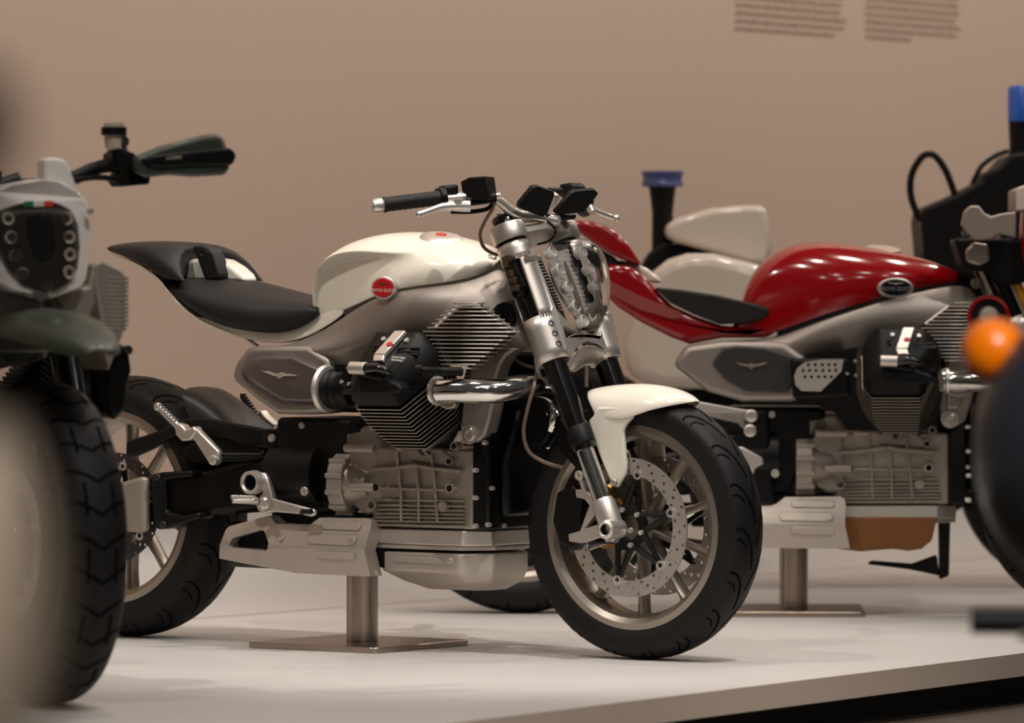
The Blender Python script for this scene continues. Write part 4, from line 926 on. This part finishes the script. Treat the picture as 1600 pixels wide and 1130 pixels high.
rprism('sump_leather', 'brown_leather', -.135, .25, [(1318, 808), (1467, 808), (1462, 818), (1456, 845), (1440, 858), (1420, 861), (1395, 858), (1345, 862), (1308, 858)], .006)
# side stand and swing linkage seen behind the white front wheel
ss = rprism('kick_stand', 'black_metal', -.02, .05, [(1465, 640), (1492, 640), (1492, 760), (1486, 770), (1483, 900), (1468, 906), (1466, 770)], .004)
rprism('stand_foot', 'black_metal', -.02, .05, [(1356, 882), (1362, 877), (1425, 882), (1464, 868), (1468, 900), (1440, 894), (1420, 890)], .004, ss)
la = rprism('link_arm', 'satin_alu', -.17, .03, [(1085, 627), (1095, 628), (1165, 640), (1180, 640), (1185, 652), (1184, 672), (1176, 682), (1165, 680), (1152, 664), (1085, 648)], .004)
rprism('link_arm', 'satin_alu', -.17, .03, [(1085, 680), (1100, 676), (1160, 668), (1165, 680), (1150, 684), (1085, 692)], .004)
for x, y in ((1174, 650), (1172, 673)): MB().lathe([(.0, .003), (.009, .003), (.012, .008), (.016, .006), (.017, 0)], ra(x, y, -.171), (0, -1, 0), 20).build('link_bush', 'satin_alu', la)
bolt(ra(1206, 648, -.14), (0, -1, 0), .010, RB, 'bright_alu')
rprism('peg_hanger', 'satin_alu', -.18, .03, [(1140, 700), (1160, 698), (1192, 715), (1194, 725), (1180, 732), (1178, 742), (1165, 748), (1150, 740)], .005)
rprism('final_drive', 'black_metal', -.17, .2, [(1060, 640), (1200, 640), (1210, 790), (1080, 790)], .01)
# ring-framed horn on the cooler
rc = ra(1545, 495, -.262)
MB().lathe([(.043, -.02), (.045, .004), (.054, .006), (.056, -.02)], rc, (0, -1, 0), 40).build('horn_ring', 'paint_red', RB)
MB().lathe([(0, -.004), (.044, -.002), (.045, -.02)], rc, (0, -1, 0), 32).build('horn_bowl', 'black_void', RB)
MB().lathe([(0, .014), (.020, .011), (.027, .002), (.027, -.01)], rc, (0, -1, 0), 28).build('horn_cap', 'satin_alu', RB)
# nose fairing, mostly right of the frame
NF = [(1591, 335), (1600, 290), (1650, 272), (1715, 292), (1765, 345), (1778, 385), (1745, 425), (1690, 455), (1640, 472), (1604, 445), (1590, 400)]
MB().loft([[ra(a, b, y) for a, b in (ins(NF, f) if f < 1 else NF)] for y, f in ((-.20, .55), (-.185, .85), (-.15, 1), (0, 1.0), (.15, 1), (.185, .85), (.20, .55))]).bend(lambda p: p).build('nose_fairing', 'paint_red', RB, sub=2)
rprism('number_plate', 'paint_white', -.195, .39, [(1588, 294), (1604, 288), (1620, 292), (1622, 326), (1588, 330)], .006)
rprism('bar_clamp', 'cast_alu', -.20, .03, [(1501, 352), (1506, 330), (1516, 321), (1530, 321), (1538, 332), (1548, 338), (1562, 334), (1588, 330), (1588, 372), (1560, 365), (1550, 374), (1524, 376), (1510, 362)], .006)
rprism('bar_lever_pivot', 'rim_bronze', -.17, .06, [(1508, 390), (1522, 378), (1545, 382), (1548, 408), (1530, 416), (1510, 410)], .008)
rprism('control_cluster', 'black_plastic', -.15, .3, [(1490, 372), (1600, 372), (1608, 440), (1560, 450), (1540, 425), (1505, 420)], .012)
MB().tube(rrow([(1583, 430, -.12), (1604, 476, -.12), (1640, 560, -.12)]), .011, 12).build('fork_stay', 'yellow_paint', RB)
stand(RF, 1240, 951, 'brushed steel post and base plate under the red motorcycle', .20)

# ------------------------------------------------------------------ the green motorcycle at the left
GH = radians(-30); GO = WF.atz(72, 1101, 0); GF = Fr(GO, GH)
GB = root('motorcycle', GO, GH, 'dark green off-road motorcycle with white lamp mask and hand guards, at the left', 'motorcycle', 'motorcycles on the platform')
gw = wheel(GB, 'front_wheel', (0, 0, .325), .325, .235, .064, .05, 10, (-.066, .066), .15, 'block', rim_mat='black_metal')
KEEP = ('fuel_tank', 'frame_cover', 'cylinder', 'cylinder_head', 'crankcase', 'timing_cover', 'sump_spacer', 'oil_pan', 'gearbox', 'gearbox_case', 'swingarm', 'final_drive', 'rear_wheel', 'seat', 'tail_hump', 'tail_shell', 'air_box', 'silencer_cover')
for c in kids:
    if c.name.split('.')[0] in KEEP: copy_tree(c, GB, {'pearl_white': 'paint_green', 'cast_alu': 'black_metal'}, skip=('tread_grooves', 'head_lettering', 'fuel_cap_inlay', 'fin_edge'))
def gx(px, py, x): return GF.atx(px, py, x)
def gprism(name, m, x, d, L, bevel=.006, parent=GB, seg=3):
    return MB().prism([gx(a, b, x) for a, b in L], (d, 0, 0)).build(name, m, parent, bevel=bevel, seg=seg)
gt = Vector((-.30, 0, .98)); gbm = Vector((.0, 0, .325)); gfd = (gt - gbm).normalized()
for sg in (-1, 1):
    a = gbm + Vector((0, sg * .105, 0)); b = gt + Vector((0, sg * .105, 0)); d = b - a
    MB().cyl(a + d * .36, b, .030, seg=28).build('fork_tube', 'black_gloss', GB)
    MB().cyl(a, a + d * .42, .022, seg=24).build('fork_slider', 'black_metal', GB)
    MB().lathe([(0, -.03), (.030, -.03), (.032, .03), (.026, .07), (0, .07)], a, d, 24).build('fork_bottom', 'black_metal', GB)
    MB().lathe([(.032, 0), (.036, .004), (.036, .03), (.032, .034)], a + d * .36, d, 24).build('fork_seal', 'black_plastic', GB)
MB().prism([gt + gfd * -.30 + Vector((x, y, 0)) for x, y in ((-.04, -.13), (.04, -.13), (.05, 0), (.04, .13), (-.04, .13))], gfd * .035).build('fork_yoke', 'cast_alu', GB, bevel=.006)
MB().prism([gt + Vector((x, y, 0)) for x, y in ((-.04, -.13), (.04, -.13), (.05, 0), (.04, .13), (-.04, .13))], gfd * .03).build('top_yoke', 'satin_alu', GB, bevel=.006)
# high mudguard
rows = []
for f, dz in ((-1, -.055), (-.92, -.025), (-.6, -.006), (0, .004)):
    rows.append([Vector((x, f * hw, z + dz * (hw / .1))) for x, z, hw in ((-.40, .70, .07), (-.28, .755, .085), (-.12, .795, .105), (.05, .800, .11), (.18, .775, .095), (.27, .735, .06), (.30, .715, .02))])
MB().grid(skin_rows(rows)).build('front_mudguard', 'paint_green', GB, solid=.004, sub=2)
# lamp mask
ml = [(-22, 320), (-4, 300), (20, 288), (62, 280), (100, 284), (124, 296), (142, 310), (149, 325), (153, 362), (150, 405), (143, 436), (133, 450), (78, 468), (20, 455), (-10, 435), (-24, 400), (-30, 360)]
lh = [(-10, 350), (4, 330), (36, 319), (84, 316), (112, 328), (122, 352), (125, 385), (121, 420), (110, 442), (76, 460), (36, 444), (16, 420), (2, 390)]
mk = MB().prism([gx(a, b, -.04) for a, b in ml], (-.07, 0, 0), [[gx(a, b, -.04) for a, b in lh]]).bend(lambda p: Vector((p.x - 2.2 * p.y * p.y, p.y, p.z))).build('lamp_mask', 'mask_white', GB, bevel=.006, seg=3)
MB().prism([gx(a, b, -.055) for a, b in lh], (-.02, 0, 0)).build('lamp_housing', 'lamp_grey', mk)
MB().prism([gx(a, b, -.036) for a, b in lh], (-.003, 0, 0)).bend(lambda p: Vector((p.x - 1.6 * p.y * p.y, p.y, p.z))).build('lamp_lens', 'clear', mk)
MB().prism([gx(a, b, -.05) for a, b in ((42, 340), (58, 332), (78, 337), (87, 352), (87, 392), (74, 412), (66, 413), (52, 398), (44, 368))], (-.02, 0, 0)).build('lamp_core', 'black_gloss', mk, bevel=.006)
for x, y in ((103, 342), (107, 371), (108, 398), (107, 426), (12, 342), (16, 371), (24, 399), (34, 428), (73, 447)):
    c = gx(x, y, -.050); MB().lathe([(0, .001), (.0065, .002), (.0075, .006), (.012, .008), (.015, .003), (.015, -.01)], c, EX, 24).build('lamp_pod', 'pod_glass', mk)
for i, (a, b, c_) in enumerate(((37, 52, 'flag_green'), (52, 68, 'flag_white'), (68, 83, 'flag_red'))):
    MB().prism([gx(a, 315 - i * .3, -.036), gx(b, 314 - i * .3, -.036), gx(b, 322, -.036), gx(a, 323, -.036)], (.002, 0, 0)).build('flag_stripe', c_, mk)
gprism('mask_fin', 'mask_white', -.06, -.05, [(70, 290), (70, 248), (86, 246), (102, 250), (106, 256), (124, 300), (110, 306)], .006, mk)
bolt(gx(141, 330, -.05), EX, .007, mk, 'satin_alu'); bolt(gx(78, 461, -.038), EX, .007, mk, 'satin_alu')
gprism('mask_bracket', 'cast_alu', -.10, -.05, [(84, 462), (138, 448), (146, 420), (150, 470), (140, 500), (110, 505)], .006)
gprism('mask_bracket', 'cast_alu', -.10, -.05, [(-20, 440), (16, 458), (70, 470), (60, 500), (10, 500)], .006)
# cooler with toothed edge
ck = gprism('oil_cooler', 'cast_alu', -.20, -.16, [(147, 413), (160, 408), (190, 424), (197, 432), (196, 512), (170, 580), (164, 560), (158, 470)], .004)
for k in range(13):
    y = 432 + k * 6.6; xr = 203 if y < 505 else 203 - (y - 505) * .55
    MB().prism([gx(168, y, -.199), gx(xr, y + 1.5, -.199), gx(xr - 3, y + 6.0, -.199), gx(168, y + 5.0, -.199)], (-.16, 0, 0)).build('cooler_fin', 'cast_alu', ck, bevel=.001, seg=1)
gprism('cooler_stay', 'satin_alu', -.17, -.02, [(143, 415), (150, 415), (168, 520), (160, 520)], .002, ck)
gprism('engine_guard', 'black_metal', -.24, -.10, [(165, 560), (190, 535), (203, 545), (207, 580), (200, 600), (198, 640), (180, 660), (166, 640)], .012)
bolt(gx(200, 547, -.235), EX, .010, GB, 'carbon_grey')
# handlebar, guard, reservoir
MB().tube(spl([gx(20, 290, -.20), gx(80, 288, -.20), gx(118, 277, -.21), gx(150, 263, -.22), gx(190, 258, -.23), gx(350, 252, -.30)], 6), .0145, 14).build('handlebar', 'black_plastic', GB)
MB().tube(spl([gx(112, 283, -.19), gx(140, 278, -.20), gx(165, 278, -.21), gx(185, 282, -.22)], 6), .006, 8).build('brake_hose', 'black_plastic', GB)
HGO = [(205, 246), (245, 229), (318, 210), (340, 208), (350, 215), (357, 240), (360, 262), (352, 274), (300, 277), (262, 274), (226, 278), (205, 268)]
hgd = MB().loft([[gx(a, b, -.20) for a, b in HGO]] +
                [[gx(a, b, -.165) for a, b in ins(HGO, .97)], [gx(a, b, -.15) for a, b in ins(HGO, .90)]]).build('hand_guard', 'paint_green', GB, bevel=.008, seg=3)
gprism('guard_insert', 'black_plastic', -.155, .014, [(219, 250), (228, 244), (280, 238), (356, 231), (364, 238), (366, 246), (360, 258), (300, 258), (245, 262), (226, 258)], .006, hgd)
tn = gx(272, 246.5, -.1405)
text_mesh('guard_lettering', 'ACERBIS', .0095, 'fluid_cup', hgd, tn, Vector((0, 1, .09)), Vector((0, 0, 1)), .0003)
gprism('switch_gear', 'black_plastic', -.20, -.06, [(176, 240), (190, 232), (212, 240), (222, 258), (236, 272), (234, 288), (190, 292), (182, 280), (190, 268), (176, 262)], .004)
rs_ = MB().lathe([(0, 0), (.018, 0), (.021, .035), (.021, .052), (0, .052)], gx(178, 232, -.21) , (0, 0, 1), 24).build('fluid_reservoir', 'fluid_cup', GB)
MB().lathe([(0, 0), (.0265, 0), (.0265, .016), (0, .016)], gx(178, 211, -.21), (0, 0, 1), 24).build('reservoir_cap', 'black_plastic', rs_)
MB().lathe([(0, .006), (.010, .006), (.013, 0), (.013, -.01)], gx(193, 221, -.20), EX, 20).build('mirror_boss', 'carbon_grey', GB)
gprism('reservoir_bracket', 'black_metal', -.20, -.03, [(175, 233), (183, 233), (186, 265), (176, 265)], .002)
gprism('mirror_mount', 'cast_alu', -.205, -.03, [(188, 226), (197, 226), (204, 240), (198, 250), (188, 245)], .003)
MB().cyl(gx(-10, 292, -.16), gx(30, 278, -.16), .012, seg=12).cyl(gx(-5, 268, -.16), gx(-5, 285, -.16), .012, seg=12).build('bar_clamp', 'carbon_grey', GB)

# ------------------------------------------------------------------ police motorcycle in the back
PO = WF.atz(1300, 917, 0); PH = radians(35); PF = Fr(PO, PH); pa = PF.at
PB = root('motorcycle', PO, PH, 'white touring motorcycle with blue beacons and panniers, behind the red one', 'motorcycle', 'motorcycles on the platform')
def pprism(name, m, y, d, L, bevel=.02, parent=PB, seg=4):
    return MB().prism([pa(a, b, y) for a, b in L], (0, d, 0)).build(name, m, parent, bevel=bevel, seg=seg)
bcn = pa(1035, 292, .06)
bp_ = MB().lathe([(0, 0), (.032, 0), (.030, .10), (.030, .19), (.037, .25), (.040, .26), (0, .26)], bcn + Vector((0, 0, -.26)), (0, 0, 1), 28).build('beacon_pole', 'black_plastic', PB)
MB().lathe([(0, 0), (.057, 0), (.060, .008), (.056, .014), (.056, .030), (.060, .034), (.060, .044), (.0, .046)], bcn, (0, 0, 1), 36).build('beacon_lamp', 'navy_lens', bp_)
pprism('tail_box', 'paint_white', -.18, .34, [(1040, 352), (1060, 340), (1110, 326), (1160, 321), (1192, 321), (1198, 330), (1206, 386), (1200, 412), (1170, 412), (1110, 394), (1060, 380), (1042, 372)], .03)
pprism('pannier', 'paint_white', -.34, .18, [(1012, 440), (1020, 425), (1045, 405), (1075, 396), (1115, 396), (1180, 412), (1215, 430), (1215, 560), (1150, 610), (1030, 606), (985, 590), (975, 540)], .035)
pprism('tail_rack', 'black_plastic', -.12, .22, [(1000, 420), (1015, 395), (1040, 378), (1110, 392), (1160, 408), (1080, 420), (1015, 445)], .01)
pprism('body', 'black_plastic', -.14, .28, [(1010, 600), (1080, 610), (1300, 420), (1420, 400), (1560, 420), (1600, 640), (1500, 800), (1200, 800), (1040, 700)], .02)
pwh = PF.at(1672, 742, 0); wheel(PB, 'front_wheel', (pwh.x, 0, .32), .32, .235, .06, .05, 10, (-.06, .06), .15, rim_mat='black_metal')
wheel(PB, 'rear_wheel', (pwh.x - 1.42, 0, .32), .32, .235, .08, .07, 10, (), .15, rim_mat='black_metal')
pprism('windscreen_fairing', 'black_plastic', -.22, .40, [(1439, 345), (1443, 326), (1490, 306), (1534, 284), (1536, 272), (1560, 262), (1580, 240), (1640, 235), (1690, 300), (1690, 430), (1560, 440), (1445, 420)], .02)
fb = pa(1594, 190, -.12)
bl = MB().lathe([(0, 0), (.045, 0), (.040, .08), (.043, .15), (0, .15)], fb + Vector((.01, 0, -.15)), (0, 0, 1), 24).build('beacon_pole', 'black_plastic', PB)
MB().lathe([(0, 0), (.045, 0), (.045, .09), (.038, .10), (0, .10)], fb + Vector((.01, 0, 0)), (0, 0, 1), 28).build('beacon_lamp', 'blue_lens', bl)
MB().tube(spl([pa(1438, 345, -.2), pa(1424, 310, -.2), pa(1424, 275, -.2), pa(1440, 246, -.2), pa(1458, 242, -.2), pa(1475, 262, -.2), pa(1487, 290, -.2), pa(1494, 312, -.2)], 6), .010, 10).build('mirror_loop', 'black_plastic', PB)
MB().tube(spl([pa(1520, 288, -.1), pa(1532, 262, -.1), pa(1555, 244, -.1), pa(1576, 236, -.1)], 6), .007, 8).build('cable', 'black_plastic', PB)
MB().tube([pa(1640, 470, 0), pa(1672, 742, 0)], .03, 12).build('fork', 'black_metal', PB)
MB().prism([pa(a, b, -.10) for a, b in ((1560, 690), (1575, 610), (1640, 570), (1720, 590), (1700, 610), (1640, 596), (1590, 640))], (0, .20, 0)).build('front_mudguard', 'blue_grey', PB, bevel=.02)

# ------------------------------------------------------------------ out-of-focus foreground bikes cut by the frame edges
def depth_pt(px, py, D): return CAM + (VX + RX * ((px - 800) / FPX) + UX * ((565 - py) / FPX)) * D
D1 = 8.2; k1 = FPX / D1; base = depth_pt(1720, 700, D1); yaw = HEAD - radians(90) + radians(90)
FB = root('motorcycle', (base.x, base.y, -.12), radians(35), 'blurred black motorcycle with round orange indicator, cut by the right edge', 'motorcycle', 'foreground motorcycles')
def fp(px, py, D=D1): return Matrix.Rotation(-radians(35), 3, 'Z') @ (depth_pt(px, py, D) - Vector((base.x, base.y, -.12)))
c = fp(1705, 700); MB().ball(c, .18, 32, (.98, .9, 1.2)).build('fairing', 'slate_gloss', FB)
c = fp(1553, 548); ind = MB().lathe([(0, .038), (.024, .034), (.042, .018), (.049, 0), (.044, -.02), (.020, -.04), (0, -.045)], c, Matrix.Rotation(-radians(35), 3, 'Z') @ (-VH), 32).build('indicator', 'orange_lens', FB)
MB().tube([c + Vector((.0, .03, -.0)), fp(1640, 575, D1 + .06), fp(1700, 620, D1 + .05)], .010, 10).build('indicator_stalk', 'black_plastic', ind)
MB().cyl(fp(1518, 970), fp(1720, 972), .019, seg=20).build('foot_rest', 'rubber', FB)
MB().cyl(fp(1592, 988), fp(1720, 990), .012, seg=16).build('rest_bracket', 'satin_alu', FB)
wheel(FB, 'front_wheel', (.42, 0.05, .30), .30, .222, .06, .05, 10, (), .15, rim_mat='black_metal')
MB().tube([Vector((.42, .05, .30)), Vector((.2, .05, .9))], .03, 12).build('fork', 'black_metal', FB)
MB().prism([Vector((x, -.05, z)) for x, z in ((-.05, .35), (.4, .28), (.35, .5), (.2, .75), (-.02, .62))], (0, .2, 0)).build('lower_fairing', 'black_gloss', FB, bevel=.03)
D2 = 2.7; b2 = depth_pt(-60, 900, D2)
LB = root('motorcycle', (b2.x, b2.y, -.12), radians(35), 'blurred motorcycle with cream bodywork and black screen, cut by the left edge', 'motorcycle', 'foreground motorcycles')
def lp(px, py, D=D2): return Matrix.Rotation(-radians(35), 3, 'Z') @ (depth_pt(px, py, D) - Vector((b2.x, b2.y, -.12)))
MB().ball(lp(-30, 960), .077, 32, (.45, .5, 1.22)).build('fairing', 'cream_shell', LB)
MB().ball(lp(-62, 200), .046, 24, (.62, .5, .75)).build('mirror', 'black_plastic', LB)
MB().ball(lp(-130, 450), .077, 24, (.48, .5, 1.3)).build('screen', 'black_plastic', LB)
wheel(LB, 'front_wheel', (-.25, 0, .30), .30, .222, .06, .05, 10, (), .15, rim_mat='black_metal')
MB().prism([Vector((x, -.06, z)) for x, z in ((-.20, .35), (-.02, .5), (-.02, .75), (-.12, .85), (-.3, .6))], (0, .12, 0)).build('lower_fairing', 'cream_shell', LB, bevel=.03)
